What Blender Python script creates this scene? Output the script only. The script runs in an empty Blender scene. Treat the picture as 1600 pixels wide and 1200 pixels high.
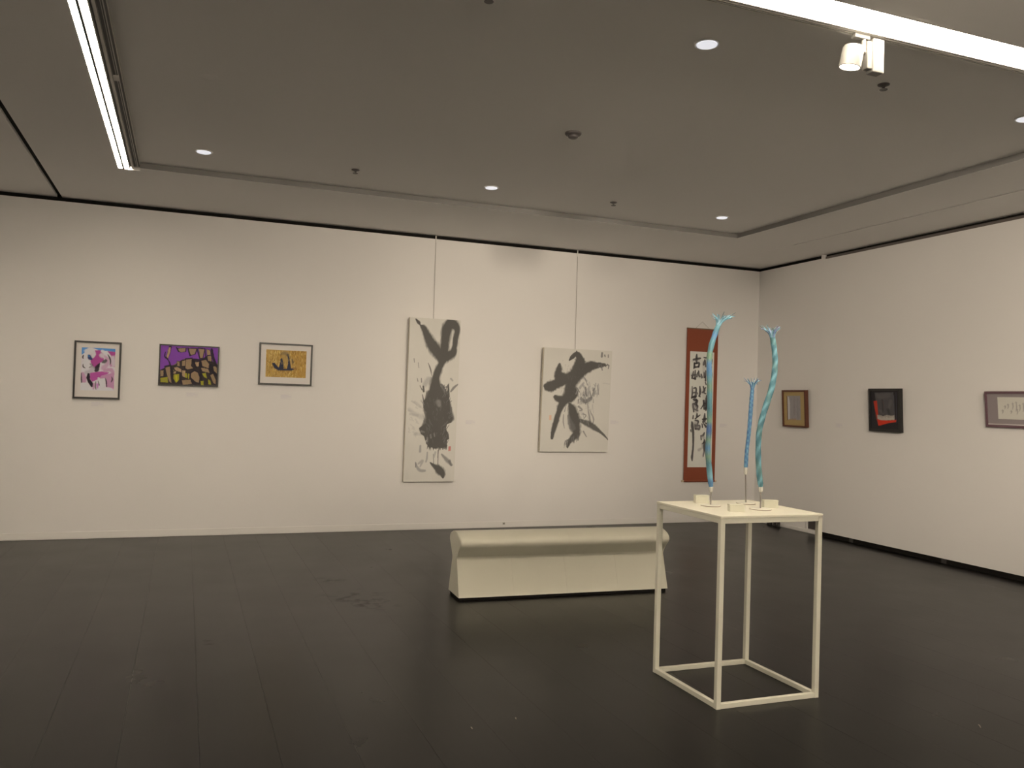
import bpy, bmesh, math, random
import numpy as np
from mathutils import Vector, Matrix

random.seed(7)
rng = np.random.default_rng(11)
S = bpy.context.scene
COL = S.collection

# ------------------------------------------------------------------ camera
CAM_H = 1.57
cam_d = bpy.data.cameras.new('camera')
cam_d.sensor_width = 36.0
cam_d.sensor_fit = 'HORIZONTAL'
cam_d.lens = 29.675
cam_d.clip_end = 60
cam = bpy.data.objects.new('camera', cam_d)
COL.objects.link(cam)
r_ = Vector((0.932278, -0.360468, 0.030350))
u_ = Vector((-0.035717, -0.008234, 0.999328))
f_ = Vector((0.359976, 0.932735, 0.020551))
cam.matrix_world = Matrix(((r_.x, u_.x, -f_.x, 0), (r_.y, u_.y, -f_.y, 0), (r_.z, u_.z, -f_.z, CAM_H), (0, 0, 0, 1)))
S.camera = cam

# ------------------------------------------------------------------ world, light levels, exposure
W = bpy.data.worlds.new('world')
S.world = W
W.use_nodes = True
W.node_tree.nodes['Background'].inputs[0].default_value = (1.0, 0.86, 0.7, 1)
W.node_tree.nodes['Background'].inputs[1].default_value = 0.0
S.view_settings.view_transform = 'Standard'
S.view_settings.look = 'None'
S.view_settings.gamma = 1.0
S.view_settings.exposure = 0.04
S.view_settings.use_curve_mapping = False
LAMP = (1.0, 0.845, 0.665)          # warm white of every tube and spot in the room
STRIP_SIDE = 72.0                   # emission of the tubes along the side of the ceiling tray
STRIP_NEAR = 25.0                   # emission of the tubes along the near side of the tray
ADDED_STRIP_REAR = 160.0                   # emission of the added, unseen tubes behind the camera
ADDED_STRIP_LEFT = 16.0                    # emission of the added, unseen tubes on the left
SPOT_W = 800.0                      # base watts of the added, unseen spots that wash the walls
S.cycles.max_bounces = 10
S.cycles.diffuse_bounces = 6
S.cycles.sample_clamp_indirect = 6.0

# ------------------------------------------------------------------ dimensions of the room
D = 9.848       # back wall
R = 7.499       # right wall
HC = 3.55       # perimeter ceiling
HT = 3.60       # raised field of the ceiling tray
XL, YB = -5.2, -6.0
TX0, TX1, TY0, TY1 = -0.455, 5.93, 3.485, 8.215   # raised field

# ------------------------------------------------------------------ helpers
def lin(c):
    return tuple(((v / 255) / 12.92 if v / 255 <= .04045 else ((v / 255 + .055) / 1.055) ** 2.4) for v in c)

WREF = lin((190, 176, 154))
def A(r, g, b, w=.78):
    """albedo of something seen as r,g,b beside a wall of albedo .78 seen as 190,176,154"""
    c = lin((r, g, b))
    return tuple(min(.92, max(.004, c[i] / WREF[i] * w)) for i in range(3))

def mat(name, color, rough=.6, metal=0.0, spec=.5, emit=None, strength=0, noise=None, bump=None, coat=0):
    m = bpy.data.materials.new(name)
    m.use_nodes = True
    nt = m.node_tree
    b = nt.nodes['Principled BSDF']
    b.inputs['Base Color'].default_value = (*color, 1)
    b.inputs['Roughness'].default_value = rough
    b.inputs['Metallic'].default_value = metal
    b.inputs['Specular IOR Level'].default_value = spec
    b.inputs['Coat Weight'].default_value = coat
    if emit:
        b.inputs['Emission Color'].default_value = (*emit, 1)
        b.inputs['Emission Strength'].default_value = strength
    if noise or bump:
        tc = nt.nodes.new('ShaderNodeTexCoord')
        if noise:
            sc, amt = noise
            n = nt.nodes.new('ShaderNodeTexNoise'); n.inputs['Scale'].default_value = sc; n.inputs['Detail'].default_value = 5
            mx = nt.nodes.new('ShaderNodeMix'); mx.data_type = 'RGBA'
            mx.inputs[6].default_value = (*[c * (1 - amt) for c in color], 1)
            mx.inputs[7].default_value = (*[min(1, c * (1 + amt)) for c in color], 1)
            nt.links.new(tc.outputs['Object'], n.inputs['Vector'])
            nt.links.new(n.outputs['Fac'], mx.inputs[0])
            nt.links.new(mx.outputs[2], b.inputs['Base Color'])
        if bump:
            sc, amt = bump
            n2 = nt.nodes.new('ShaderNodeTexNoise'); n2.inputs['Scale'].default_value = sc; n2.inputs['Detail'].default_value = 4
            bp = nt.nodes.new('ShaderNodeBump'); bp.inputs['Strength'].default_value = amt; bp.inputs['Distance'].default_value = .01
            nt.links.new(tc.outputs['Object'], n2.inputs['Vector'])
            nt.links.new(n2.outputs['Fac'], bp.inputs['Height'])
            nt.links.new(bp.outputs[0], b.inputs['Normal'])
    return m

def paint_mat(name, rough=.75, spec=.3):
    m = bpy.data.materials.new(name)
    m.use_nodes = True
    nt = m.node_tree
    a = nt.nodes.new('ShaderNodeAttribute'); a.attribute_name = 'pigment'
    b = nt.nodes['Principled BSDF']
    b.inputs['Roughness'].default_value = rough
    b.inputs['Specular IOR Level'].default_value = spec
    nt.links.new(a.outputs['Color'], b.inputs['Base Color'])
    return m

M = {
    'wall': mat('wall_paint', (.82, .812, .80), .85, spec=.2, noise=(1.3, .012), bump=(90, .04)),
    'ceil': mat('ceiling_paint', (.85, .84, .825), .9, spec=.15, noise=(.8, .012)),
    'reveal': mat('reveal_painted_shade', (.24, .235, .23), .9, spec=.1, noise=(8, .03)),  # tray step faces, their shade put into the grey
    'skirt': mat('skirting_paint', (.82, .81, .79), .5, spec=.4, noise=(3, .015)),
    'black': mat('black_recess', (.012, .011, .01), .8, spec=.1),
    'dark': mat('dark_joint', (.02, .018, .016), .7, spec=.2),
    'grey_rail': mat('grey_rail_metal', (.16, .14, .13), .45, metal=.3, noise=(20, .05)),
    'frame_black': mat('black_lacquer', (.012, .011, .011), .4, noise=(30, .2)),
    'tube': mat('lamp_tube_glass', (.9, .9, .9), .3, emit=LAMP, strength=STRIP_SIDE),
    'tube2': mat('lamp_tube_glass_near', (.9, .9, .9), .3, emit=LAMP, strength=STRIP_NEAR),
    'tube3': mat('added_tube_rear', (.9, .9, .9), .3, emit=LAMP, strength=ADDED_STRIP_REAR),  # tubes of the added strip behind the camera
    'tube4': mat('added_tube_left', (.9, .9, .9), .3, emit=LAMP, strength=ADDED_STRIP_LEFT),  # tubes of the added strip on the left
    'reflector': mat('white_reflector', (.8, .8, .78), .35, noise=(12, .02)),
    'track': mat('track_aluminium', (.38, .37, .34), .4, metal=.5, noise=(25, .05)),
    'track_pale': mat('track_pale_enamel', (.85, .84, .80), .5, noise=(25, .03)),
    'track_dark': mat('track_slot_dark', (.03, .03, .027), .6),
    'lampwhite': mat('lamp_white_enamel', (.82, .81, .78), .35, noise=(10, .02)),
    'fixture': mat('spotlight_pale_enamel', (.17, .168, .16), .4, noise=(10, .02)),
    'down': mat('downlight_diffuser', (.7, .7, .75), .4, emit=(.93, .94, 1.0), strength=.72),
    'lens': mat('spot_lens', (.9, .9, .9), .2, emit=LAMP, strength=14),
    'table': mat('table_cream_enamel', (.80, .785, .66), .42, noise=(8, .02)),
    'bench': mat('bench_cream_plastic', (.62, .61, .51), .42, noise=(6, .025), bump=(40, .02)),
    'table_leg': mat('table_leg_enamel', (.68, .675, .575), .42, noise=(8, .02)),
    'steel': mat('rod_steel', (.30, .28, .26), .35, metal=.8, noise=(30, .05)),
    'disc': mat('disc_white', (.75, .74, .64), .4, noise=(20, .02)),
    'disc_edge': mat('disc_edge_brown', (.28, .22, .17), .5, noise=(20, .05)),
    'collar': mat('collar_frosted', (.55, .54, .49), .5, noise=(30, .03)),
    'cardbox': mat('pale_card', (.66, .66, .55), .6, noise=(20, .03)),
    'wire': mat('hanging_wire', (.30, .28, .25), .4, metal=.4, noise=(30, .05)),
    'hook': mat('hook_nickel', (.8, .79, .76), .3, metal=.3, noise=(30, .04)),
    'canvas_side': mat('canvas_edge', (.62, .58, .49), .85, noise=(60, .04)),
    'sprinkler': mat('sprinkler_dark', (.11, .10, .10), .5, noise=(30, .1)),
    'detector': mat('detector_white', (.60, .59, .57), .5, noise=(30, .03)),
    'silk': mat('scroll_silk_rust', A(114, 51, 25), .7, noise=(70, .07), bump=(300, .1)),
    'roller': mat('scroll_roller_wood', (.20, .13, .08), .5, noise=(20, .15)),
    'knob': mat('scroll_knob', (.72, .60, .44), .45, noise=(30, .05)),
    'wood': mat('dark_reddish_wood', A(78, 40, 22), .45, noise=(40, .25)),
    'gold': mat('old_gold_mount', A(146, 118, 68), .5, noise=(25, .08)),
    'mauve': mat('mauve_brown_frame', A(88, 60, 58), .45, noise=(30, .1)),
    'taupe': mat('taupe_mount', A(122, 106, 94), .8, noise=(30, .03)),
    'matboard': mat('white_mat_board', A(188, 172, 149), .9, spec=.1, noise=(30, .01)),
    'paint': paint_mat('pigment_on_paper'),
    'fibre': paint_mat('dyed_fibre', .55, .35),
    'smudge': mat('floor_litter', (.45, .40, .34), .8, noise=(30, .1)),
    'outlet': mat('outlet_black_plastic', (.03, .028, .027), .5, noise=(30, .1)),
    'hatch': mat('hatch_grey', (.06, .05, .048), .6, noise=(20, .1)),
}

def floor_mat():
    m = bpy.data.materials.new('dark_stained_plank')
    m.use_nodes = True
    nt = m.node_tree
    b = nt.nodes['Principled BSDF']
    tc = nt.nodes.new('ShaderNodeTexCoord')
    mp = nt.nodes.new('ShaderNodeMapping'); mp.inputs['Scale'].default_value = (14, 1.2, 1)
    n = nt.nodes.new('ShaderNodeTexNoise'); n.inputs['Scale'].default_value = 2.2; n.inputs['Detail'].default_value = 7
    oi = nt.nodes.new('ShaderNodeObjectInfo')
    ad = nt.nodes.new('ShaderNodeVectorMath'); ad.operation = 'ADD'
    cr = nt.nodes.new('ShaderNodeValToRGB')
    cr.color_ramp.elements[0].position = .3; cr.color_ramp.elements[0].color = (.0034, .0032, .003, 1)
    cr.color_ramp.elements[1].position = .75; cr.color_ramp.elements[1].color = (.0055, .0051, .0047, 1)
    nt.links.new(tc.outputs['Object'], mp.inputs['Vector'])
    nt.links.new(mp.outputs[0], ad.inputs[0])
    nt.links.new(oi.outputs['Random'], ad.inputs[1])
    nt.links.new(ad.outputs[0], n.inputs['Vector'])
    nt.links.new(n.outputs['Fac'], cr.inputs['Fac'])
    nt.links.new(cr.outputs[0], b.inputs['Base Color'])
    # scuffs change the gloss only
    n2 = nt.nodes.new('ShaderNodeTexNoise'); n2.inputs['Scale'].default_value = 1.7; n2.inputs['Detail'].default_value = 6
    mr = nt.nodes.new('ShaderNodeMapRange')
    mr.inputs['To Min'].default_value = .25; mr.inputs['To Max'].default_value = .33
    geo = nt.nodes.new('ShaderNodeNewGeometry')
    nt.links.new(geo.outputs['Position'], n2.inputs['Vector'])
    nt.links.new(n2.outputs['Fac'], mr.inputs['Value'])
    acc = mr.outputs[0]
    n3 = nt.nodes.new('ShaderNodeTexNoise'); n3.inputs['Scale'].default_value = 9; n3.inputs['Detail'].default_value = 5
    nt.links.new(geo.outputs['Position'], n3.inputs['Vector'])
    for c, rad in (((1.21, 7.30, 0), .16), ((1.30, 6.62, 0), .34), ((1.38, 6.35, 0), .25), ((.17, 5.70, 0), .07), ((.19, 5.60, 0), .04)):
        ds = nt.nodes.new('ShaderNodeVectorMath'); ds.operation = 'DISTANCE'; ds.inputs[1].default_value = c
        nt.links.new(geo.outputs['Position'], ds.inputs[0])
        m1 = nt.nodes.new('ShaderNodeMapRange'); m1.inputs['From Min'].default_value = rad; m1.inputs['From Max'].default_value = rad * .2
        m1.inputs['To Min'].default_value = 0; m1.inputs['To Max'].default_value = 1
        nt.links.new(ds.outputs['Value'], m1.inputs['Value'])
        m2 = nt.nodes.new('ShaderNodeMapRange'); m2.inputs['From Min'].default_value = .48; m2.inputs['From Max'].default_value = .66
        nt.links.new(n3.outputs['Fac'], m2.inputs['Value'])
        mu = nt.nodes.new('ShaderNodeMath'); mu.operation = 'MULTIPLY'
        nt.links.new(m1.outputs[0], mu.inputs[0]); nt.links.new(m2.outputs[0], mu.inputs[1])
        sc2 = nt.nodes.new('ShaderNodeMath'); sc2.operation = 'MULTIPLY_ADD'; sc2.inputs[1].default_value = .13
        nt.links.new(mu.outputs[0], sc2.inputs[0]); nt.links.new(acc, sc2.inputs[2])
        acc = sc2.outputs[0]
    nt.links.new(acc, b.inputs['Roughness'])
    b.inputs['Specular IOR Level'].default_value = .19
    return m
M['floor'] = floor_mat()

def cuboid(bm, x0, x1, y0, y1, z0, z1, bev=0, seg=2):
    mx = Matrix.Translation(((x0 + x1) / 2, (y0 + y1) / 2, (z0 + z1) / 2)) @ Matrix.Diagonal((x1 - x0, y1 - y0, z1 - z0, 1))
    vs = bmesh.ops.create_cube(bm, size=1, matrix=mx)['verts']
    if bev:
        es = list({e for v in vs for e in v.link_edges})
        bmesh.ops.bevel(bm, geom=es, offset=bev, segments=seg, profile=.5, affect='EDGES')

def cyl(bm, p0, p1, r0, r1=None, seg=20, caps=True):
    p0, p1 = Vector(p0), Vector(p1)
    r1 = r0 if r1 is None else r1
    d = p1 - p0
    mx = Matrix.Translation((p0 + p1) / 2) @ d.to_track_quat('Z', 'Y').to_matrix().to_4x4()
    bmesh.ops.create_cone(bm, cap_ends=caps, segments=seg, radius1=r0, radius2=r1, depth=d.length, matrix=mx)

def lathe(bm, prof, seg=28, at=(0, 0, 0)):
    rings = []
    for r, z in prof:
        rings.append([bm.verts.new((at[0] + r * math.cos(2 * math.pi * i / seg), at[1] + r * math.sin(2 * math.pi * i / seg), at[2] + z)) for i in range(seg)])
    for a, b in zip(rings, rings[1:]):
        for i in range(seg):
            bm.faces.new((a[i], a[(i + 1) % seg], b[(i + 1) % seg], b[i]))
    bm.faces.new(list(reversed(rings[0])))
    bm.faces.new(rings[-1])

def obj(name, bm, m, parent=None, smooth=None):
    me = bpy.data.meshes.new(name)
    bmesh.ops.recalc_face_normals(bm, faces=bm.faces[:])
    bm.to_mesh(me); bm.free()
    me.materials.append(m)
    o = bpy.data.objects.new(name, me)
    COL.objects.link(o)
    if parent is not None:
        o.parent = parent
    if smooth is not None:
        me.polygons.foreach_set('use_smooth', [True] * len(me.polygons))
        me.set_sharp_from_angle(angle=math.radians(smooth))
    return o

def box(name, x0, x1, y0, y1, z0, z1, m, parent=None, bev=0):
    bm = bmesh.new()
    cuboid(bm, x0, x1, y0, y1, z0, z1, bev)
    return obj(name, bm, m, parent)

def tag(o, label=None, cat=None, group=None, kind=None):
    if label: o['label'] = label
    if cat: o['category'] = cat
    if group: o['group'] = group
    if kind: o['kind'] = kind
    return o

def thing(name, label, cat, loc=(0, 0, 0), rot=(0, 0, 0), group=None):
    o = bpy.data.objects.new(name, None)
    o.empty_display_size = .1
    COL.objects.link(o)
    o.location = loc; o.rotation_euler = rot
    return tag(o, label, cat, group)

def copy_tree(o, parent=None):
    c = o.copy(); COL.objects.link(c); c.parent = parent
    for ch in list(o.children):
        copy_tree(ch, c)
    return c

# ------------------------------------------------------------------ the room: floor of planks
fl = tag(box('floor', XL, R + .25, YB, D + .2, -.06, -.012, M['dark']), 'dark grey floor of wide boards running towards the back wall', None, kind='structure')
PW = .3272
x = .1106 - PW * 17
plank_me = None
while x < R + .05:
    x1 = min(x + PW, R + .12)
    if x1 - x < PW - .001:
        pl = box('plank', x + .001, x1, YB, D + .05, -.012, 0, M['floor'], fl)
    elif plank_me is None:
        bm = bmesh.new(); cuboid(bm, .0005, PW - .0005, YB, D + .05, -.012, 0)
        pl = obj('plank', bm, M['floor'], fl); plank_me = pl.data; pl.location.x = x
    else:
        pl = bpy.data.objects.new('plank', plank_me); COL.objects.link(pl); pl.parent = fl; pl.location.x = x
    x += PW

# walls
wb = tag(box('wall_back', XL, R + .3, D, D + .2, 0, HC - .044, M['wall']), 'long white back wall of the gallery hung with pictures', None, kind='structure')
bs = tag(box('baseboard_back', XL, R, D - .006, D, .008, .075, M['skirt']), 'low white skirting along the back wall', None, kind='structure')
bm = bmesh.new()
cuboid(bm, R, R + .2, 8.80, D + .05, 0, HC - .044)
cuboid(bm, R, R + .2, 8.597, 8.80, .182, HC - .044)
cuboid(bm, R, R + .2, 8.597, 8.80, 0, .048)
wr = tag(obj('wall_right', bm, M['wall']), 'short fixed stretch of white wall in the right corner', None, kind='structure')
bsr = tag(box('baseboard_right', R - .006, R, 8.60, D - .006, .008, .046, M['skirt']), 'low white skirting beside the corner', None, kind='structure')
# open service niche low in the right wall
tag(box('wall_niche', R + .05, R + .19, 8.60, 8.80, .048, .182, M['hatch']), 'dark open service niche low in the right wall', None, kind='structure')
tag(box('trim_1', R - .004, R + .01, 8.757, 8.764, .045, .185, M['skirt']), 'thin white edge of the service niche', None, kind='structure')
# movable partition panel standing a little proud, on a dark recessed base and under a grey rail
pt = tag(box('wall_partition', R - .012, R + .16, YB, 8.590, .055, HC - .060, M['wall']), 'movable white partition panels forming the right wall', None, kind='structure')
tag(box('trim_2', R + .005, R + .15, YB, 8.590, 0, .055, M['black']), 'dark recessed base under the partition panels', None, kind='structure')
for yy in (7.985, 6.66, 5.3):
    box('foot', R - .004, R + .01, yy - .03, yy + .03, .004, .05, M['outlet'], pt)
tag(box('trim_3', R + .002, R + .15, YB, 8.53, HC - .060, HC - .026, M['grey_rail']), 'grey ceiling rail that carries the partition panels', None, kind='structure')
box('rail_end', R - .008, R + .1, 8.55, 8.597, HC - .060, HC - .001, M['skirt'], pt)
tag(box('wall_left', XL - .2, XL, YB, D, 0, HC + .1, M['wall']), 'white left wall out of the picture', None, kind='structure')
tag(box('wall_front', XL, R, YB - .2, YB, 0, HC + .1, M['wall']), 'white wall behind the camera', None, kind='structure')
# dark shadow gap over the walls
bm = bmesh.new()
cuboid(bm, XL, R + .3, D + .03, D + .2, HC - .044, HC + .1)
cuboid(bm, R + .03, R + .3, 8.597, D + .1, HC - .044, HC + .1)
cuboid(bm, R + .03, R + .3, YB, 8.597, HC - .026, HC + .1)
tag(obj('trim_4', bm, M['black']), 'black shadow gap between the walls and the ceiling', None, kind='structure')

# ceiling: perimeter band with the raised tray, lamp slots and partition grooves
bm = bmesh.new()
T = .14
SX0, SY0 = -.635, 3.215          # outer edges of the two lamp slots
def cs(x0, x1, y0, y1): cuboid(bm, x0, x1, y0, y1, HC, HC + T)
cs(XL, -1.318, YB, D + .05)
cs(-1.270, SX0, YB, D + .05)
cs(SX0, R + .05, TY1 + .1, D + .05)
cs(TX0, R + .05, TY1, TY1 + .1)
cs(TX1, 6.735, SY0, TY1)
cs(6.765, R + .05, SY0, TY1)
cs(SX0, R + .05, -3.4, SY0)
cs(SX0, R + .05, YB, -3.7)
cs(6.3, R + .05, -3.7, -3.4)
ce = tag(obj('ceiling', bm, M['ceil']), 'white gallery ceiling with a raised centre and recessed lamp slots', None, kind='structure')
box('raised_field', TX0, TX1, TY0, TY1, HT, HT + .1, M['ceil'], ce)
box('reveal', TX0, TX1, TY1 - .004, TY1, HC + .001, HT, M['reveal'], ce)  # step face coloured dark to stand for its shade
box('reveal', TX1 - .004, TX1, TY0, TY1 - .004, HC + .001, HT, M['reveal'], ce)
box('partition_groove', -1.325, -1.265, YB, D + .05, HC + .028, HC + .06, M['black'], ce)
bm = bmesh.new()
cuboid(bm, 6.73, 6.77, SY0, TY1, HC + .012, HC + .04)
obj('rail_groove', bm, M['ceil'], ce)
# shallow line carrying the groove on over the far band
box('rail_groove', 6.737, 6.763, TY1, D, HC - .0015, HC + .01, M['ceil'], ce)
box('slot_lining', SX0 - .02, TX0 + .012, SY0, TY1 + .12, HC + .085, HC + .11, M['reflector'], ce)
box('slot_lining', TX0, TX1 + .02, SY0 - .02, TY0 + .012, HC + .085, HC + .11, M['reflector'], ce)
box('slot_lining', SX0 - .02, 6.4, -3.75, -3.35, HC + .085, HC + .11, M['reflector'], ce)  # lining over the added strip behind the camera

# ------------------------------------------------------------------ strip lights and lighting tracks
def rounded_bar(bm, axis, a0, a1, c, z, rx, rz):
    """long lamp tube with rounded ends"""
    n = 12
    secs = [(a0, .35), (a0 + rx * .5, .85), (a0 + rx, 1), (a1 - rx, 1), (a1 - rx * .5, .85), (a1, .35)]
    rings = []
    for a, s in secs:
        rg = []
        for i in range(n):
            t = 2 * math.pi * i / n
            o = rx * s * math.cos(t); q = rz * s * math.sin(t)
            rg.append(bm.verts.new((c + o, a, z + q) if axis == 'y' else (a, c + o, z + q)))
        rings.append(rg)
    for p, q in zip(rings, rings[1:]):
        for i in range(n):
            bm.faces.new((p[i], p[(i + 1) % n], q[(i + 1) % n], q[i]))
    bm.faces.new(rings[0]); bm.faces.new(rings[-1])

def tube(axis, a0, a1, c, z, r, m, parent):
    bm = bmesh.new(); rounded_bar(bm, axis, a0, a1, c, z, r, r)
    return obj('lamp_tube', bm, m, parent, 40)

# side strip
t = thing('strip_light', 'twin row of glowing white tubes along the left edge of the ceiling tray', 'light', (0, 0, HC))
box('housing', SX0 + .004, -.536, SY0 + .01, 8.30, .052, .08, M['reflector'], t)
box('side_lip', SX0 + .004, SX0 + .010, SY0 + .01, 8.30, .012, .06, M['lampwhite'], t)
box('divider', -.599, -.5835, SY0 + .01, 8.30, -.004, .055, M['track_dark'], t)
box('side_lip', -.543, -.536, SY0 + .01, 8.30, .0, .06, M['track'], t)
tube('y', SY0 + .05, 8.29, -.6115, .010, .0105, M['tube'], t)
tube('y', SY0 + .05, 8.31, -.5655, .018, .0160, M['tube'], t)
t = thing('lighting_track', 'grey aluminium lighting track with dark slots beside the left strip light', 'track', (0, 0, HC))
box('body', -.536, -.452, 3.5, 8.314, .028, .082, M['track'], t)
for a, b in ((-.533, -.527), (-.505, -.489), (-.484, -.478), (-.470, -.458)):
    box('slot', a, b, 3.52, 8.27, .024, .030, M['track_dark'], t)
box('flange', -.526, -.508, 3.5, 8.314, .012, .030, M['track'], t)
box('connector', -.505, -.470, 5.92, 6.02, .020, .030, M['track'], t)
# near strip
t = thing('strip_light', 'broad blown-out strip light crossing the ceiling at the top right', 'light', (0, 0, HC))
box('housing', -.45, TX1 + .01, SY0 + .004, 3.425, .052, .08, M['reflector'], t)
box('side_lip', -.45, TX1 + .01, SY0 + .004, SY0 + .010, 0, .06, M['lampwhite'], t)
box('side_lip', -.45, TX1 + .01, 3.420, 3.427, -.003, .06, M['lampwhite'], t)
tube('x', -.40, TX1 - .03, 3.278, .036, .036, M['tube2'], t)
tube('x', -.40, TX1 - .03, 3.366, .036, .036, M['tube2'], t)
t = thing('lighting_track', 'pale lighting track beside the strip light at the top right', 'track', (0, 0, HC))
box('body', -.44, TX1 + .01, 3.430, 3.482, -.002, .082, M['track_pale'], t)
for a, b in ((3.444, 3.450), (3.462, 3.468)):
    box('slot', -.42, TX1 - .01, a, b, -.004, .002, M['track'], t)
# added strip behind the camera, unseen, lifts the light of the whole room
t = thing('strip_light', 'added unseen strip light above and behind the viewpoint', 'light', (0, 0, HC))
box('housing', -.45, 6.25, -3.68, -3.42, .052, .08, M['reflector'], t)
box('side_lip', -.45, 6.25, -3.695, -3.685, 0, .06, M['lampwhite'], t)
box('side_lip', -.45, 6.25, -3.415, -3.405, 0, .06, M['lampwhite'], t)
tube('x', -.40, 6.2, -3.60, .042, .036, M['tube3'], t)
tube('x', -.40, 6.2, -3.50, .042, .036, M['tube3'], t)

# added strip left of the partition groove, unseen, brightens the left side
t = thing('strip_light', 'added unseen surface strip light left of the picture', 'light', (0, 0, HC))
box('housing', -3.68, -3.52, .5, 8.6, -.021, -.001, M['reflector'], t)
box('side_lip', -3.69, -3.68, .5, 8.6, -.075, -.001, M['lampwhite'], t)
box('side_lip', -3.52, -3.51, .5, 8.6, -.075, -.001, M['lampwhite'], t)
tube('y', .55, 8.55, -3.635, -.048, .022, M['tube4'], t)
tube('y', .55, 8.55, -3.565, -.048, .022, M['tube4'], t)

# track spot: adapter, arm, driver box, tilted head with glowing lens and its own lamp
def track_spot(xp, yp, target, label, group, watts=None, cone=50, fx=1, zt=HC - .0045):
    t = thing('track_spotlight', label, 'spotlight', (xp, yp, zt), (0, 0, 0), group)
    bm = bmesh.new(); cuboid(bm, -.05, .05, -.016, .016, -.022, .0, .003); obj('track_adapter', bm, M['fixture'], t)
    bm = bmesh.new(); cuboid(bm, *sorted((.062 * fx, .135 * fx)), -.028, .028, -.19, -.012, .005)
    d_ = obj('driver_box', bm, M['fixture'], t)
    bm = bmesh.new(); cuboid(bm, *sorted((.030 * fx, .064 * fx)), -.020, .020, -.175, -.03, .004); obj('bracket', bm, M['fixture'], t)
    bm = bmesh.new(); cyl(bm, (.02 * fx, 0, -.018), (.02 * fx, 0, -.09), .012); cyl(bm, (.035 * fx, 0, -.085), (-.01 * fx, 0, -.085), .010)
    obj('arm', bm, M['fixture'], t, 40)
    piv = Vector((-.055 * fx, 0, -.118))
    dirv = (Vector(target) - (Vector((xp, yp, zt)) + piv)).normalized()
    tilt = dirv
    bm = bmesh.new()
    prof = [(.030, -.050), (.048, -.047), (.054, -.036), (.056, .048), (.056, .060), (.051, .062), (.049, .052)]
    lathe(bm, prof, 28)
    q = Vector((0, 0, 1)).rotation_difference(tilt).to_matrix().to_4x4()
    bmesh.ops.transform(bm, matrix=Matrix.Translation(piv) @ q, verts=bm.verts[:])
    hd = obj('lamp_head', bm, M['fixture'], t, 40)
    bm = bmesh.new(); cyl(bm, piv + tilt * .057, piv + tilt * .0605, .049, seg=28)
    obj('lens', bm, M['lens'], hd)
    L = bpy.data.lights.new('spot_lamp', 'SPOT')
    L.energy = watts or SPOT_W; L.color = LAMP; L.spot_size = math.radians(cone); L.spot_blend = 1.0; L.shadow_soft_size = .13 if fx < 0 else .03
    lo = bpy.data.objects.new('spot_lamp', L); COL.objects.link(lo); lo.parent = t
    lo.location = piv + tilt * .075
    lo.rotation_euler = dirv.to_track_quat('-Z', 'Y').to_euler()
    return t
track_spot(3.235, 3.456, (2.90, 3.80, .9), 'white cylinder track spotlight with driver box at the top right', 'track spotlights', 34, 60)
t = thing('lighting_track', 'added unseen lighting track on the ceiling behind the viewpoint', 'track', (0, 0, HC))  # added carrier for the unseen wall-wash spots
box('body', -.6, 5.2, -.926, -.874, -.022, 0, M['track'], t)
for a, b in ((-.912, -.906), (-.894, -.888)):
    box('slot', -.58, 5.18, a, b, -.025, -.021, M['track_dark'], t)
for xs, tg, wt, fx, lb in ((-.3, (.3, D, 2.2), .60, -1, 'added unseen wall-wash spotlight behind the viewpoint, first from the left'),
                           (1.0, (2.2, D, 2.25), .55, -1, 'added unseen wall-wash spotlight behind the viewpoint, third from the left'),
                           (1.9, (3.5, D, 2.25), .75, -1, 'added unseen wall-wash spotlight behind the viewpoint, fourth from the left'),
                           (2.8, (4.6, D, 2.25), 1.35, -1, 'added unseen wall-wash spotlight behind the viewpoint, fifth from the left'),
                           (.35, (R, 6.4, 2.1), 1.45, -1, 'added unseen wall-wash spotlight behind the viewpoint, second from the left'),
                           (3.5, (R, 6.4, 2.1), .40, -1, 'added unseen wall-wash spotlight behind the viewpoint, sixth from the left')):
    track_spot(xs, -.9, tg, lb, 'track spotlights', SPOT_W * wt, 34, fx, HC - .022)  # unseen spots, added to brighten the walls

# downlights, sprinklers and detectors set out on a regular grid of the raised field
def downlight(xp, yp, label):
    t = thing('downlight', label, 'downlight', (xp, yp, HT), group='recessed ceiling downlights')
    bm = bmesh.new()
    prof = [(.062, 0), (.072, -.001), (.074, -.006), (.066, -.008), (.060, -.004)]
    lathe(bm, prof, 32); obj('trim_ring', bm, M['lampwhite'], t, 40)
    bm = bmesh.new(); lathe(bm, [(.056, -.006), (.056, -.010), (.045, -.014), (.02, -.016)], 32)
    obj('diffuser', bm, M['down'], t, 40)
downlight(.07, 7.57, 'small lit ceiling downlight nearest the left strip light')
downlight(2.643, 7.55, 'small lit ceiling downlight between the two dark sprinklers of the far row')
downlight(5.262, 7.57, 'small lit ceiling downlight at the far right corner of the raised ceiling')
downlight(2.645, 3.99, 'large-looking lit ceiling downlight left of the track spotlight')
downlight(5.262, 4.08, 'lit ceiling downlight cut by the right edge of the picture')

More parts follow.
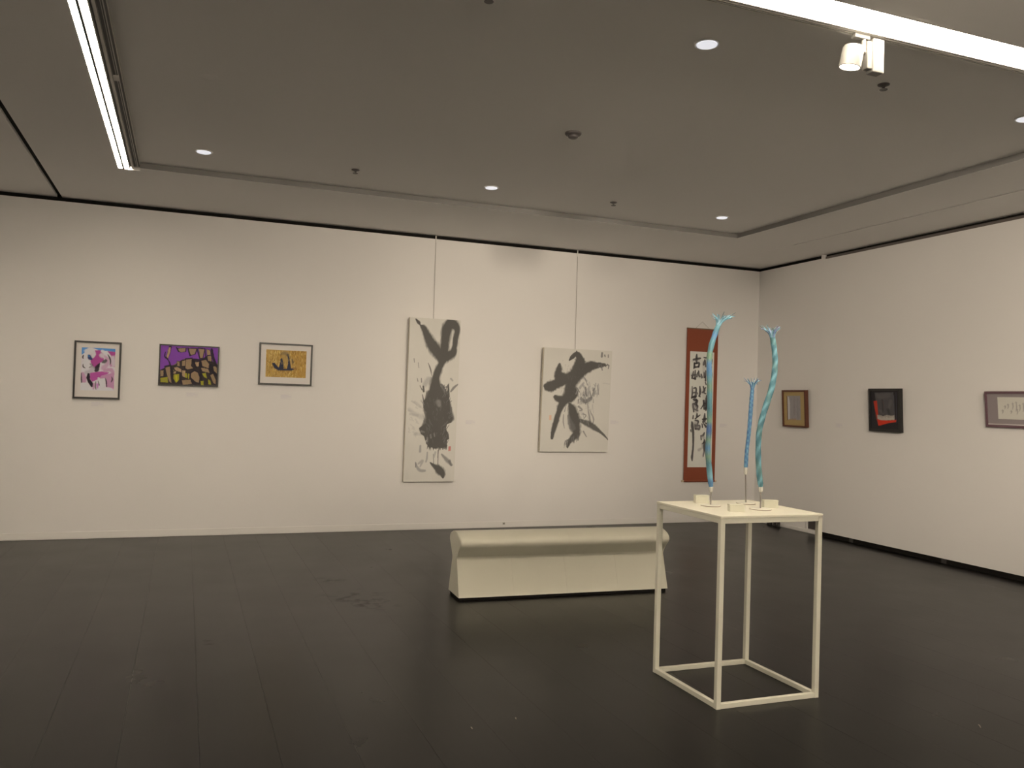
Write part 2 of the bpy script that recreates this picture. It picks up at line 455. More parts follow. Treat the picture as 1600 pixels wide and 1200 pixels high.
def sprinkler(xp, yp, label):
    t = thing('sprinkler', label, 'sprinkler', (xp, yp, HT), group='ceiling sprinklers')
    bm = bmesh.new(); lathe(bm, [(.036, 0), (.036, -.004), (.022, -.010), (.014, -.012)], 20); obj('escutcheon', bm, M['sprinkler'], t, 40)
    bm = bmesh.new(); cyl(bm, (0, 0, -.010), (0, 0, -.032), .009, .007, 12); obj('stem', bm, M['sprinkler'], t, 40)
    bm = bmesh.new(); cyl(bm, (0, 0, -.034), (0, 0, -.031), .024, .024, 16); obj('deflector', bm, M['sprinkler'], t)
sprinkler(1.346, 7.54, 'tiny dark ceiling sprinkler in the far row, left one')
sprinkler(3.94, 7.53, 'tiny dark ceiling sprinkler in the far row, right one')
sprinkler(1.346, 3.97, 'dark ceiling sprinkler cut by the top edge of the picture')
sprinkler(3.96, 4.03, 'dark ceiling sprinkler just below the track spotlight')
t = thing('smoke_detector', 'dark round smoke detector in the middle of the ceiling', 'detector', (2.645, 5.735, HT))
bm = bmesh.new(); lathe(bm, [(.062, 0), (.062, -.010), (.055, -.018), (.03, -.022)], 28); obj('base', bm, M['sprinkler'], t, 40)
bm = bmesh.new(); lathe(bm, [(.036, -.018), (.036, -.036), (.028, -.042), (.01, -.043)], 24); obj('sensor_head', bm, M['sprinkler'], t, 40)
t = thing('ceiling_cover', 'flat white round cover almost the colour of the ceiling', 'ceiling cover', (.074, 5.76, HT))
bm = bmesh.new(); lathe(bm, [(.058, 0), (.060, -.001), (.055, -.003), (.02, -.004)], 28); obj('cover_plate', bm, M['ceil'], t, 40)

# ------------------------------------------------------------------ painting on paper: pigments on a fine grid
def homography(src):
    """crop-pixel quad (TL, TR, BR, BL) -> unit square with y down"""
    dst = [(0, 0), (1, 0), (1, 1), (0, 1)]
    a, b = [], []
    for (x, y), (u, v) in zip(src, dst):
        a.append([x, y, 1, 0, 0, 0, -u * x, -u * y]); b.append(u)
        a.append([0, 0, 0, x, y, 1, -v * x, -v * y]); b.append(v)
    h = np.linalg.solve(np.array(a, float), np.array(b, float))
    return np.append(h, 1).reshape(3, 3)

class Paint:
    def __init__(s, w, h, nx, bg, quad):
        s.w, s.h, s.nx = w, h, nx
        s.ny = max(2, int(round(nx * h / w)))
        s.px = w / (nx - 1)
        s.X, s.Y = np.meshgrid(np.linspace(0, w, nx), np.linspace(0, h, s.ny))
        s.c = np.empty((s.ny, nx, 3)); s.c[:] = bg
        s.H = homography(quad)
        q = np.array(quad, float)
        area = .5 * abs(sum(q[i][0] * q[(i + 1) % 4][1] - q[(i + 1) % 4][0] * q[i][1] for i in range(4)))
        s.k = math.sqrt(w * h / area)
        s.noise = s._noise(((6, .5), (14, .3), (40, .2)))
        s.fine = s._noise(((70, .5), (30, .5)))
    def _noise(s, octs):
        out = np.zeros((s.ny, s.nx))
        for n, a in octs:
            g = rng.random((n + 2, n + 2))
            yy = np.linspace(0, n, s.ny); xx = np.linspace(0, n, s.nx)
            y0 = yy.astype(int); x0 = xx.astype(int); fy = (yy - y0)[:, None]; fx = (xx - x0)[None]
            out += a * ((g[y0][:, x0] * (1 - fx) + g[y0][:, x0 + 1] * fx) * (1 - fy) + (g[y0 + 1][:, x0] * (1 - fx) + g[y0 + 1][:, x0 + 1] * fx) * fy)
        return out
    def P(s, x, y):
        v = s.H @ np.array([x, y, 1.0]); return v[0] / v[2] * s.w, v[1] / v[2] * s.h
    def blend(s, cov, col):
        cov = np.clip(cov, 0, 1)[..., None]
        s.c = s.c * (1 - cov) + np.array(col) * cov
    def stroke(s, pts, col, alpha=1, soft=.52, dry=0, smooth=True):
        P = [(*s.P(p[0], p[1]), p[2] * s.k / 2) for p in pts]
        if smooth and len(P) > 2:
            Q = []
            E = [P[0]] + P + [P[-1]]
            for i in range(1, len(E) - 2):
                for j in range(6):
                    t = j / 6
                    Q.append(tuple(.5 * (2 * E[i][d] + (E[i + 1][d] - E[i - 1][d]) * t + (2 * E[i - 1][d] - 5 * E[i][d] + 4 * E[i + 1][d] - E[i + 2][d]) * t * t + (3 * E[i][d] - E[i - 1][d] - 3 * E[i + 1][d] + E[i + 2][d]) * t ** 3) for d in range(3)))
            Q.append(P[-1]); P = Q
        if len(P) == 1: P = [P[0], (P[0][0] + 1e-5, P[0][1], P[0][2])]
        cov = np.zeros((s.ny, s.nx))
        for (x0, y0, r0), (x1, y1, r1) in zip(P, P[1:]):
            r = max(r0, r1, s.px * .5) * 1.8
            i0 = max(0, int((min(x0, x1) - r) / s.px)); i1 = min(s.nx, int((max(x0, x1) + r) / s.px) + 2)
            j0 = max(0, int((min(y0, y1) - r) / s.px)); j1 = min(s.ny, int((max(y0, y1) + r) / s.px) + 2)
            if i0 >= i1 or j0 >= j1: continue
            X = s.X[j0:j1, i0:i1]; Y = s.Y[j0:j1, i0:i1]
            dx, dy = x1 - x0, y1 - y0; l2 = dx * dx + dy * dy + 1e-12
            t = np.clip(((X - x0) * dx + (Y - y0) * dy) / l2, 0, 1)
            d = np.hypot(X - x0 - t * dx, Y - y0 - t * dy)
            rr = np.maximum(r0 + (r1 - r0) * t, s.px * .35)
            rr = rr * (1 + .30 * (s.noise[j0:j1, i0:i1] - .5) + .42 * (s.fine[j0:j1, i0:i1] - .5))
            w = np.maximum(rr * soft, s.px * .7)
            cc = np.clip((rr + w * .5 - d) / w, 0, 1)
            cov[j0:j1, i0:i1] = np.maximum(cov[j0:j1, i0:i1], cc)
        if dry:
            streak = np.clip((s.noise + .35 * rng.random((1, s.nx)) - dry) * 5, 0, 1)
            cov = cov * streak
        s.blend(cov * alpha, col)
    def poly(s, pts, col, alpha=1):
        P = [s.P(*p) for p in pts]
        ins = np.zeros((s.ny, s.nx), bool)
        for (x0, y0), (x1, y1) in zip(P, P[1:] + P[:1]):
            if y0 == y1: continue
            c = ((y0 > s.Y) != (y1 > s.Y)) & (s.X < (x1 - x0) * (s.Y - y0) / (y1 - y0) + x0)
            ins ^= c
        f = ins.astype(float)
        g = np.pad(f, 1, mode='edge')
        f = (g[:-2, 1:-1] + g[2:, 1:-1] + g[1:-1, :-2] + g[1:-1, 2:] + 2 * f) / 6
        s.blend(f * alpha, col)
    def grain(s, amt):
        s.c = np.clip(s.c * (1 + amt * (s.noise[..., None] - .5)), .003, .95)
    def mesh(s, name, parent, m, y=0.0, bow=None):
        """grid in the local XZ plane, centred, facing -Y"""
        nx, ny = s.nx, s.ny
        me = bpy.data.meshes.new(name)
        co = np.empty((ny, nx, 3)); co[..., 0] = s.X - s.w / 2; co[..., 2] = s.h / 2 - s.Y; co[..., 1] = y
        me.vertices.add(nx * ny); me.vertices.foreach_set('co', co.reshape(-1))
        idx = np.arange(nx * ny).reshape(ny, nx)
        q = np.stack([idx[1:, :-1], idx[1:, 1:], idx[:-1, 1:], idx[:-1, :-1]], -1).reshape(-1, 4)
        n = len(q)
        me.loops.add(n * 4); me.loops.foreach_set('vertex_index', q.reshape(-1))
        me.polygons.add(n); me.polygons.foreach_set('loop_start', np.arange(n) * 4); me.polygons.foreach_set('loop_total', np.full(n, 4))
        me.update()
        at = me.color_attributes.new('pigment', 'FLOAT_COLOR', 'POINT')
        rgba = np.ones((ny * nx, 4)); rgba[:, :3] = s.c.reshape(-1, 3)
        at.data.foreach_set('color', rgba.reshape(-1))
        me.materials.append(m)
        o = bpy.data.objects.new(name, me); COL.objects.link(o); o.parent = parent
        return o

INK = A(79, 72, 61); INK2 = A(98, 90, 79); INK3 = A(140, 130, 114)
PAPER = A(184, 170, 145)

# ---- tall canvas with the ink drawing
def canvas_thing(name, label, cx, cz, w, h, tilt, depth=.05):
    t = thing(name, label, 'canvas', (cx, D - .028 - h / 2 * math.sin(tilt), cz), (tilt, 0, 0), 'large ink canvases')
    bm = bmesh.new(); cuboid(bm, -w / 2, w / 2, -depth + .0012, 0, -h / 2, h / 2, .002, 1)
    obj('stretched_canvas', bm, M['canvas_side'], t)
    bm = bmesh.new()
    for a, b, c, d in ((-w / 2 + .03, w / 2 - .03, h / 2 - .08, h / 2 - .03), (-w / 2 + .03, w / 2 - .03, -h / 2 + .03, -h / 2 + .08), (-w / 2 + .03, -w / 2 + .08, -h / 2 + .08, h / 2 - .08), (w / 2 - .08, w / 2 - .03, -h / 2 + .08, h / 2 - .08)):
        cuboid(bm, a, b, 0, .012, c, d)
    obj('stretcher', bm, M['canvas_side'], t)
    return t

c1w, c1h = .625, 1.945
t = canvas_thing('ink_canvas', 'tall narrow canvas with a dark ink figure like a sprouting plant', 2.745, 1.555, c1w, c1h, math.radians(2.2))
p = Paint(c1w, c1h, 190, PAPER, [(635.5, 497.5), (716, 499.5), (706, 750), (628, 748)])
k7 = lambda pts: [(620 + a / 8.573, 480 + b / 8.573, w / 8.573) for a, b, w in pts]
k8 = lambda pts: [(620 + a / 7.06, 600 + b / 7.06, w / 7.06) for a, b, w in pts]
# faint washes first
for q in ([(110, 280, 40), (160, 320, 40), (250, 365, 45)], [(170, 200, 25), (230, 250, 30)], [(190, 540, 40), (240, 545, 30)], [(120, 330, 25), (200, 345, 25)]):
    p.stroke(k8(q), INK3, .38, 1.0, .35)
p.stroke(k7([(340, 1040, 60), (380, 980, 70), (420, 960, 50)]), INK3, .6, .9)
for q in ([(190, 700, 10), (195, 750, 8)], [(245, 750, 6), (255, 820, 8)], [(235, 960, 8), (245, 1000, 10)], [(290, 960, 10), (293, 1010, 14)], [(270, 1060, 6), (320, 1130, 16)], [(320, 1070, 20), (325, 1130, 14)]):
    p.stroke(k7(q), INK2, .8, .5, 0, False)
p.stroke(k7([(380, 755, 6), (412, 840, 16), (428, 925, 5)]), INK, .95)
p.stroke(k7([(690, 960, 26), (712, 985, 20)]), INK3, .8, .7)
p.stroke(k7([(560, 1040, 30), (590, 1080, 28), (625, 1130, 22), (640, 1200, 26)]), INK2, .85)
p.stroke(k7([(660, 1020, 6), (655, 1110, 26), (640, 1200, 40)]), INK, .95)
p.stroke(k7([(790, 1030, 14), (730, 1080, 34), (690, 1130, 22)]), INK2, .8, .6)
# left arm
p.stroke(k7([(208, 172, 16), (245, 215, 44), (268, 250, 18), (318, 295, 78), (365, 395, 110), (425, 500, 150), (490, 590, 165), (550, 650, 140)]), INK)
# loop
p.stroke(k7([(590, 690, 130), (600, 560, 118), (612, 420, 134), (628, 290, 152), (680, 222, 150), (755, 252, 110), (772, 320, 86), (752, 420, 74), (738, 520, 72), (712, 610, 110), (640, 660, 140), (570, 690, 110)]), INK)
# neck and body
p.stroke(k7([(560, 690, 120), (555, 760, 88), (525, 830, 96), (490, 930, 104), (482, 1040, 140), (480, 1200, 200)]), INK)
body = [(345, 0), (440, 0), (470, 70), (512, 140), (520, 165), (548, 130), (556, 220), (565, 330), (592, 372), (575, 425), (528, 440), (515, 490), (545, 545), (552, 600), (528, 610), (528, 690), (500, 682), (470, 700), (440, 688), (400, 705), (360, 690), (318, 680), (300, 640), (318, 590), (290, 620), (272, 565), (240, 545), (218, 480), (290, 430), (300, 370), (290, 300), (262, 260), (262, 190), (300, 150), (325, 90)]
p.poly([(620 + a / 7.06, 600 + b / 7.06) for a, b in body], INK)
for q in ([(440, 60, 70), (500, 140, 60), (545, 240, 60), (570, 380, 70)], [(330, 100, 60), (290, 240, 60), (310, 380, 60), (260, 500, 70)], [(330, 560, 60), (330, 650, 50)], [(500, 560, 70), (520, 590, 50)]):
    p.stroke(k8(q), INK, .9, .5)
for q in ([(430, 200, 50), (440, 235, 40)], [(345, 555, 18), (350, 585, 18)], [(385, 540, 14), (390, 570, 14)], [(310, 585, 20), (312, 625, 16)]):
    p.stroke(k8(q), INK3, .5, .9)
for q in ([(510, 60, 8), (512, 150, 22)], [(540, 5, 8), (545, 140, 26)], [(252, 120, 8), (270, 200, 20)], [(260, 30, 16), (266, 85, 22)], [(225, 20, 5), (245, 70, 6)]):
    p.stroke(k8(q), INK, .9, .5, 0, False)
p.stroke(k8([(500, 80, 20), (470, 20, 30), (490, 40, 26)]), INK2, .8)
rs_ = random.Random(5)
for i in range(60):      # bristle ends thrown off the sides of the body
    sd_ = rs_.choice((-1, 1)); yy = rs_.uniform(20, 660)
    xx = (285 if sd_ < 0 else 545) + rs_.uniform(-30, 25) * sd_ + (0 if 150 < yy < 430 else -40 * sd_)
    p.stroke(k8([(xx, yy, 10), (xx + sd_ * rs_.uniform(6, 34), yy - rs_.uniform(14, 60), rs_.uniform(2, 7))]), rs_.choice((INK, INK2, INK2)), .8, .5, 0, False)
for i in range(34):      # ragged lower hem
    xx = rs_.uniform(305, 525)
    p.stroke(k8([(xx, 670, 16), (xx + rs_.uniform(-10, 10), 690 + rs_.uniform(5, 32), 4)]), INK, .85, .5, 0, False)
for i in range(40):      # pale dry gaps inside the ink
    xx = rs_.uniform(300, 540); yy = rs_.uniform(150, 640)
    p.stroke(k8([(xx, yy, 8), (xx + rs_.uniform(-14, 14), yy + rs_.uniform(16, 50), 5)]), INK2, .5, .9, 0, False)
for i in range(26):      # grey mist left of the body
    xx = rs_.uniform(90, 270); yy = rs_.uniform(180, 560)
    p.stroke(k8([(xx, yy, rs_.uniform(8, 26)), (xx + rs_.uniform(5, 40), yy + rs_.uniform(5, 30), 8)]), INK3, .28, 1.0, 0, False)
# leaf and loose strokes below
p.stroke(k8([(345, 850, 12), (390, 890, 46), (440, 925, 88), (475, 970, 76), (485, 1012, 24)]), INK)
for q in ([(378, 760, 6), (382, 860, 7)], [(430, 720, 8), (428, 870, 10)], [(437, 715, 6), (425, 800, 6)]):
    p.stroke(k8(q), INK, .8, .4, 0, False)
p.stroke(k8([(470, 765, 16), (530, 830, 40), (580, 880, 26)]), INK2, .75, .9, .35)
p.stroke(k8([(555, 840, 34), (575, 885, 20)]), INK2, .8, .8)
p.stroke(k8([(185, 845, 14), (200, 890, 26), (235, 930, 34), (285, 935, 26)]), INK3, .9, .8)
p.stroke(k8([(190, 850, 8), (188, 895, 8)]), INK, .8)
p.stroke(k8([(215, 860, 18), (260, 830, 30), (235, 890, 14)]), INK3, .7, .9)
p.stroke(k8([(235, 670, 20), (232, 730, 24)]), INK3, .9, .8)
p.stroke(k8([(312, 740, 16), (308, 800, 18), (298, 840, 16)]), INK3, .9, .8)
p.stroke(k8([(400, 740, 18), (385, 790, 18)]), INK3, .7, .9)
p.poly([(620 + a / 7.06, 600 + b / 7.06) for a, b in ((543, 680), (570, 680), (570, 730), (543, 730))], A(172, 96, 82), .9)
p.grain(.06)
p.mesh('ink_painting', t, M['paint'], -.05)

# ---- the other ink canvas
c2w, c2h = .955, 1.31
t = canvas_thing('ink_canvas', 'broad canvas with one bold black brushed character and loose dry strokes', 4.647, 1.607, c2w, c2h, math.radians(2.5))
o2 = lambda pts: [(830 + a / 6.314, 530 + b / 6.314, w / 6.314) for a, b, w in pts]
p = Paint(c2w, c2h, 250, PAPER, [(843.6, 543.5), (953.2, 544.3), (944.8, 702.5), (838, 701)])
for q in ([(430, 590, 30), (500, 605, 46), (560, 565, 40)], [(470, 430, 14), (505, 500, 30), (480, 590, 26)], [(540, 455, 16), (530, 560, 22)], [(575, 470, 24), (600, 520, 26)], [(605, 420, 14), (590, 500, 20)], [(630, 425, 12), (635, 480, 10), (615, 555, 10)], [(430, 395, 30), (470, 365, 24), (515, 400, 12)], [(440, 470, 24), (480, 420, 18)]):
    p.stroke(o2(q), INK3, .75, .7, .38)
for q in ([(455, 575, 30), (500, 600, 40), (550, 570, 34)], [(500, 460, 10), (510, 540, 16)], [(415, 470, 10), (440, 510, 8)], [(490, 365, 6), (522, 440, 8)], [(430, 580, 12), (425, 620, 8)], [(545, 500, 8), (560, 560, 14)], [(590, 470, 10), (570, 540, 10)], [(620, 440, 8), (635, 530, 6)]):
    p.stroke(o2(q), INK2, .85, .5)
for q in ([(520, 620, 8), (530, 700, 12), (545, 780, 20), (550, 820, 34)], [(540, 680, 6), (580, 760, 10), (575, 820, 14)], [(430, 650, 20), (465, 680, 14), (440, 690, 10)], [(475, 720, 14), (505, 735, 12), (485, 765, 8)], [(280, 730, 8), (278, 800, 12), (290, 860, 5)], [(300, 660, 8), (290, 700, 10)], [(480, 890, 14), (510, 940, 10)]):
    p.stroke(o2(q), INK2, .7, .5)
p.stroke(o2([(110, 460, 60), (150, 462, 108), (225, 425, 92), (310, 385, 92), (395, 335, 116), (470, 285, 118), (550, 250, 92), (630, 238, 56), (695, 232, 30)]), INK, 1, .35)
p.stroke(o2([(335, 200, 16), (365, 165, 40), (408, 140, 50), (440, 185, 84), (440, 260, 120), (420, 320, 120)]), INK, 1, .3)
p.stroke(o2([(408, 105, 8), (412, 135, 30), (430, 170, 50)]), INK)
p.stroke(o2([(238, 245, 26), (228, 305, 66), (222, 370, 80), (240, 420, 90)]), INK)
p.stroke(o2([(255, 345, 50), (300, 370, 60)]), INK)
p.stroke(o2([(400, 350, 110), (345, 460, 112), (330, 540, 120), (275, 610, 92), (238, 690, 56), (208, 790, 54), (178, 890, 46), (168, 955, 28)]), INK)
p.stroke(o2([(380, 500, 80), (395, 535, 60), (350, 580, 70)]), INK)
p.stroke(o2([(195, 560, 36), (225, 580, 62), (290, 580, 60)]), INK)
p.stroke(o2([(338, 625, 24), (365, 680, 86), (385, 760, 112), (400, 850, 106), (408, 910, 78), (360, 965, 52), (335, 1000, 34), (322, 1045, 12)]), INK)
p.stroke(o2([(330, 740, 24), (345, 800, 50), (370, 860, 60)]), INK2, .8, .6)
p.stroke(o2([(310, 1005, 10), (315, 1040, 8)]), INK2); p.stroke(o2([(425, 930, 20), (425, 975, 8)]), INK2)
p.stroke(o2([(445, 785, 30), (520, 812, 54), (590, 852, 50), (650, 892, 30), (700, 935, 18), (735, 975, 8)]), INK, .95)
rs_ = random.Random(9)
for i in range(60):
    an = rs_.uniform(0, 6.28); rr_ = rs_.uniform(10, 95)
    xx = 515 + 1.1 * rr_ * math.cos(an); yy = 500 + 1.15 * rr_ * math.sin(an)
    p.stroke(o2([(xx, yy, 5), (xx + rs_.uniform(-16, 16), yy + rs_.uniform(14, 52), rs_.uniform(3, 11))]), rs_.choice((INK2, INK3, INK3)), .7, .6, 0, False)
for i in range(24):
    xx = rs_.uniform(440, 580); yy = rs_.uniform(620, 800)
    p.stroke(o2([(xx, yy, 4), (xx + rs_.uniform(-6, 18), yy + rs_.uniform(20, 60), 5)]), INK3, .6, .7, 0, False)
for i in range(30):
    xx = rs_.uniform(590, 705)
    p.stroke(o2([(xx, 236 + rs_.uniform(-12, 14), 8), (xx + rs_.uniform(12, 30), 236 + rs_.uniform(-10, 22), 4)]), INK, .7, .5, 0, False)
for i in range(30):
    xx = rs_.uniform(300, 440); yy = 960 + (400 - xx) * .5
    p.stroke(o2([(xx, yy - 30, 9), (xx - rs_.uniform(2, 16), yy + rs_.uniform(10, 46), 3)]), rs_.choice((INK, INK2)), .8, .5, 0, False)
for i in range(40):
    xx = rs_.uniform(250, 500); yy = rs_.uniform(200, 560)
    p.stroke(o2([(xx, yy, 8), (xx + rs_.uniform(-12, 12), yy + rs_.uniform(10, 40), 4)]), INK2, .22, .9, 0, False)
for q in ([(670, 115, 20), (668, 150, 24)], [(698, 135, 14), (702, 150, 12)], [(735, 130, 10), (735, 155, 10)], [(640, 235, 16), (632, 262, 12)], [(660, 228, 12), (672, 285, 12)], [(655, 262, 10), (685, 250, 12)], [(725, 225, 12), (742, 240, 14), (735, 268, 10)]):
    p.stroke(o2(q), INK2, .85, .5, 0, False)
p.stroke(o2([(680, 415, 10), (750, 422, 10)]), INK3, .25, 1)
p.poly([(830 + a / 6.314, 530 + b / 6.314) for a, b in ((140, 735), (162, 735), (162, 782), (140, 782))], A(186, 140, 104), .8)
p.grain(.05)
p.mesh('ink_painting', t, M['paint'], -.05)

# hanging wires with hooks
def wire(xp, ztop, zbot, label, yb):
    t = thing('hanging_wire', label, 'wire', (xp, D - .014, ztop), group='picture hanging wires')
    bm = bmesh.new(); cyl(bm, (0, 0, .004), (0, yb, zbot - ztop), .0022, seg=8); obj('cable', bm, M['wire'], t, 60)
    bm = bmesh.new(); cyl(bm, (0, 0, 0), (0, 0, -.075), .007, .006, 12); cyl(bm, (0, 0, -.075), (0, 0, -.085), .006, .003, 12)
    obj('hook', bm, M['hook'], t, 40)
wire(2.754, HC - .005, 2.49, 'thin wire holding the tall narrow ink canvas', -.01)
wire(4.648, HC - .005, 2.22, 'thin wire holding the broad ink canvas', -.01)

# ---- hanging scroll
sw, sh = .497, 2.075
t = thing('hanging_scroll', 'rust-red hanging scroll with two columns of black calligraphy', 'scroll', (6.566, D - .022, 1.600))
bm = bmesh.new(); cuboid(bm, -sw / 2, sw / 2, -.003, .0, -sh / 2, sh / 2); obj('silk_mount', bm, M['silk'], t)
bm = bmesh.new(); cyl(bm, (-sw / 2 + .003, 0, -sh / 2), (sw / 2 - .003, 0, -sh / 2), .014, seg=16); obj('roller', bm, M['silk'], t, 40)
for s_ in (-1, 1):
    bm = bmesh.new(); cyl(bm, (s_ * (sw / 2 - .004), 0, -sh / 2), (s_ * (sw / 2 + .024), 0, -sh / 2), .012, .014, 16); obj('roller_knob', bm, M['knob'], t, 40)
bm = bmesh.new(); cyl(bm, (-sw / 2, 0, sh / 2), (sw / 2, 0, sh / 2), .008, seg=12); obj('top_rod', bm, M['roller'], t, 40)
bm = bmesh.new()
for s_ in (-1, 1):
    cyl(bm, (s_ * .12, 0, sh / 2), (0, .012, sh / 2 + .10), .0015, seg=6)
obj('hanging_cord', bm, M['wire'], t)
pw, ph = .385, 1.575
p = Paint(pw, ph, 130, A(190, 178, 152), [(1077, 550), (1114.3, 553.3), (1110, 730), (1073, 728.7)])
c1 = lambda pts, w=22: [(1055 + q[0] / 8.575, 500 + q[1] / 8.575, (q[2] if len(q) > 2 else w) * 1.25 / 8.575) for q in pts]
c2 = lambda pts, w=22: [(1055 + q[0] / 8.0, 620 + q[1] / 8.0, (q[2] if len(q) > 2 else w) * 1.25 / 8.0) for q in pts]
BI = A(48, 42, 38); BG = A(120, 108, 96)
L1 = [  # left column, upper half
    [(232, 545, 20), (280, 535, 24), (325, 528, 16)], [(276, 478, 16), (272, 530, 28), (276, 592, 20)], [(245, 592, 20), (250, 650, 20)], [(245, 598, 16), (305, 592, 22), (302, 640, 22)], [(250, 645, 18), (300, 640, 18)], [(240, 600, 12), (236, 660, 14)],
    [(232, 700, 12), (222, 760, 22), (212, 790, 14)], [(256, 690, 14), (254, 800, 24)], [(210, 755, 16), (262, 745, 16)], [(285, 720, 12), (278, 770, 20)], [(300, 700, 16), (304, 752, 22), (318, 772, 18)], [(335, 742, 14), (346, 785, 20)], [(228, 795, 16), (260, 790, 14)],
    [(215, 900, 10), (218, 980, 18), (210, 1055, 16)], [(236, 925, 14), (268, 930, 20), (262, 1040, 26)], [(222, 985, 14), (262, 980, 18)], [(225, 1040, 18), (268, 1030, 22)], [(318, 905, 14), (321, 970, 28), (314, 1030, 18)], [(285, 985, 10), (292, 1005, 10)],
    [(240, 1090, 14), (285, 1088, 20), (280, 1120, 16)], [(228, 1130, 16), (275, 1125, 18), (268, 1165, 18)], [(232, 1165, 18), (236, 1195, 18)],
    # right column, upper half
    [(372, 520, 12), (400, 525, 16)], [(385, 545, 12), (372, 600, 28), (360, 620, 10)], [(388, 560, 14), (395, 640, 16)], [(430, 530, 14), (475, 545, 18), (470, 610, 16)], [(425, 590, 16), (468, 600, 14)], [(440, 640, 14), (470, 650, 14)],
    [(372, 715, 10), (380, 770, 26), (372, 790, 12)], [(395, 700, 14), (392, 830, 18)], [(430, 720, 14), (472, 730, 18), (468, 820, 16)], [(390, 850, 12), (400, 880, 14)], [(468, 850, 16), (472, 900, 14)],
    [(362, 905, 14), (376, 960, 26), (350, 985, 16)], [(395, 920, 10), (368, 980, 18), (400, 1005, 12)], [(430, 930, 14), (460, 940, 16)], [(440, 960, 12), (450, 1010, 16)],
    [(375, 1090, 14), (380, 1160, 16)], [(398, 1060, 14), (402, 1200, 26)], [(430, 1080, 14), (465, 1090, 16), (462, 1150, 14)]]
for q in L1: p.stroke(c1(q), BI, .92, .45, 0, len(q) > 2)
for q in ([(225, 560, 30), (300, 560, 30)], [(215, 740, 40), (330, 770, 40)], [(220, 950, 50), (260, 1010, 50)], [(370, 590, 40), (380, 740, 40)], [(360, 960, 44), (390, 1120, 44)], [(235, 1110, 40), (270, 1180, 40)]):
    p.stroke(c1(q), BG, .28, 1.0)
L2 = [
    [(200, 15, 20), (240, 8, 26)], [(215, 40, 16), (255, 45, 20), (245, 80, 16)], [(212, 105, 20), (222, 190, 18)], [(225, 100, 16), (268, 120, 16), (262, 155, 16)], [(225, 160, 16), (268, 180, 16)], [(285, 0, 16), (300, 10, 14)],
    [(262, 215, 14), (262, 250, 24)], [(215, 240, 12), (212, 275, 16)], [(240, 280, 14), (300, 235, 10)], [(240, 300, 14), (275, 310, 20), (270, 345, 16)], [(238, 350, 18), (242, 405, 16)], [(240, 365, 16), (295, 370, 18), (285, 410, 22)], [(245, 405, 16), (290, 405, 18)], [(262, 345, 12), (262, 405, 12)],
    [(200, 320, 18), (205, 370, 32), (214, 430, 24), (217, 520, 22), (216, 600, 20), (208, 700, 20), (202, 745, 26), (203, 790, 14)], [(185, 415, 12), (190, 440, 8)],
    [(378, 0, 14), (376, 120, 22), (372, 180, 14)], [(340, 60, 16), (352, 160, 22)], [(310, 160, 10), (350, 95, 16)], [(350, 90, 12), (372, 100, 12)],
    [(358, 220, 12), (352, 300, 34), (335, 325, 18)], [(330, 290, 14), (380, 285, 16)], [(325, 345, 12), (330, 385, 16)], [(345, 345, 14), (372, 380, 22)], [(365, 335, 12), (380, 345, 14)],
    [(352, 455, 12), (340, 485, 22), (315, 495, 12)], [(310, 490, 12), (315, 540, 12)],
    [(355, 545, 18), (356, 620, 34), (350, 690, 14), (338, 750, 8)], [(330, 590, 12), (350, 570, 16)]]
for q in L2: p.stroke(c2(q), BI, .92, .45, 0, len(q) > 2)
for q in ([(285, 665, 26), (310, 650, 20)], [(325, 590, 16), (330, 640, 14)], [(345, 690, 14), (335, 730, 14)], [(330, 500, 34), (350, 520, 30)], [(220, 120, 40), (255, 180, 40)], [(245, 340, 50), (280, 390, 50)]):
    p.stroke(c2(q), BG, .5, .9)
p.grain(.06)
sc_ = p.mesh('calligraphy_paper', t, M['paint'], -.0045)
sc_.location = (-.002, 0, -.062)
bm = bmesh.new(); cuboid(bm, -pw / 2, pw / 2, -.0044, -.003, -ph / 2, ph / 2); bk = obj('paper_backing', bm, M['matboard'], t); bk.location = (-.002, 0, -.062)

# ------------------------------------------------------------------ framed pictures
def frame_bars(w, h, fw, depth, m, parent, bev=.002):
    bm = bmesh.new()
    def bar(quad):
        lo = [bm.verts.new((a, 0, b)) for a, b in quad]
        hi = [bm.verts.new((a, -depth, b)) for a, b in quad]
        bm.faces.new(lo); bm.faces.new(hi)
        for i in range(4):
            bm.faces.new((lo[i], lo[(i + 1) % 4], hi[(i + 1) % 4], hi[i]))
    W2, H2 = w / 2, h / 2
    o = [(-W2, H2), (W2, H2), (W2, -H2), (-W2, -H2)]
    n = [(-W2 + fw, H2 - fw), (W2 - fw, H2 - fw), (W2 - fw, -H2 + fw), (-W2 + fw, -H2 + fw)]
    for i in range(4):
        bm2 = bm
        bar([o[i], o[(i + 1) % 4], n[(i + 1) % 4], n[i]])
    return obj('frame', bm, m, parent)

def framed(name, label, loc, rot, w, h, fw, depth, mframe, mmount, paint=None, off=(0, 0), inset=.012, group=None, cat='picture'):
    t = thing(name, label, cat, loc, rot, group)
    frame_bars(w, h, fw, depth, mframe, t)
    box('backing', -w / 2 + .004, w / 2 - .004, -.006, 0, -h / 2 + .004, h / 2 - .004, M['dark'], t)
    iw, ih = w - 2 * fw, h - 2 * fw
    box('mount', -iw / 2, iw / 2, -depth + inset, -.006, -ih / 2, ih / 2, mmount, t)
    if paint is not None:
        o = paint.mesh('print', t, M['paint'], -depth + inset - .0012)
        o.location.x, o.location.z = off
    return t

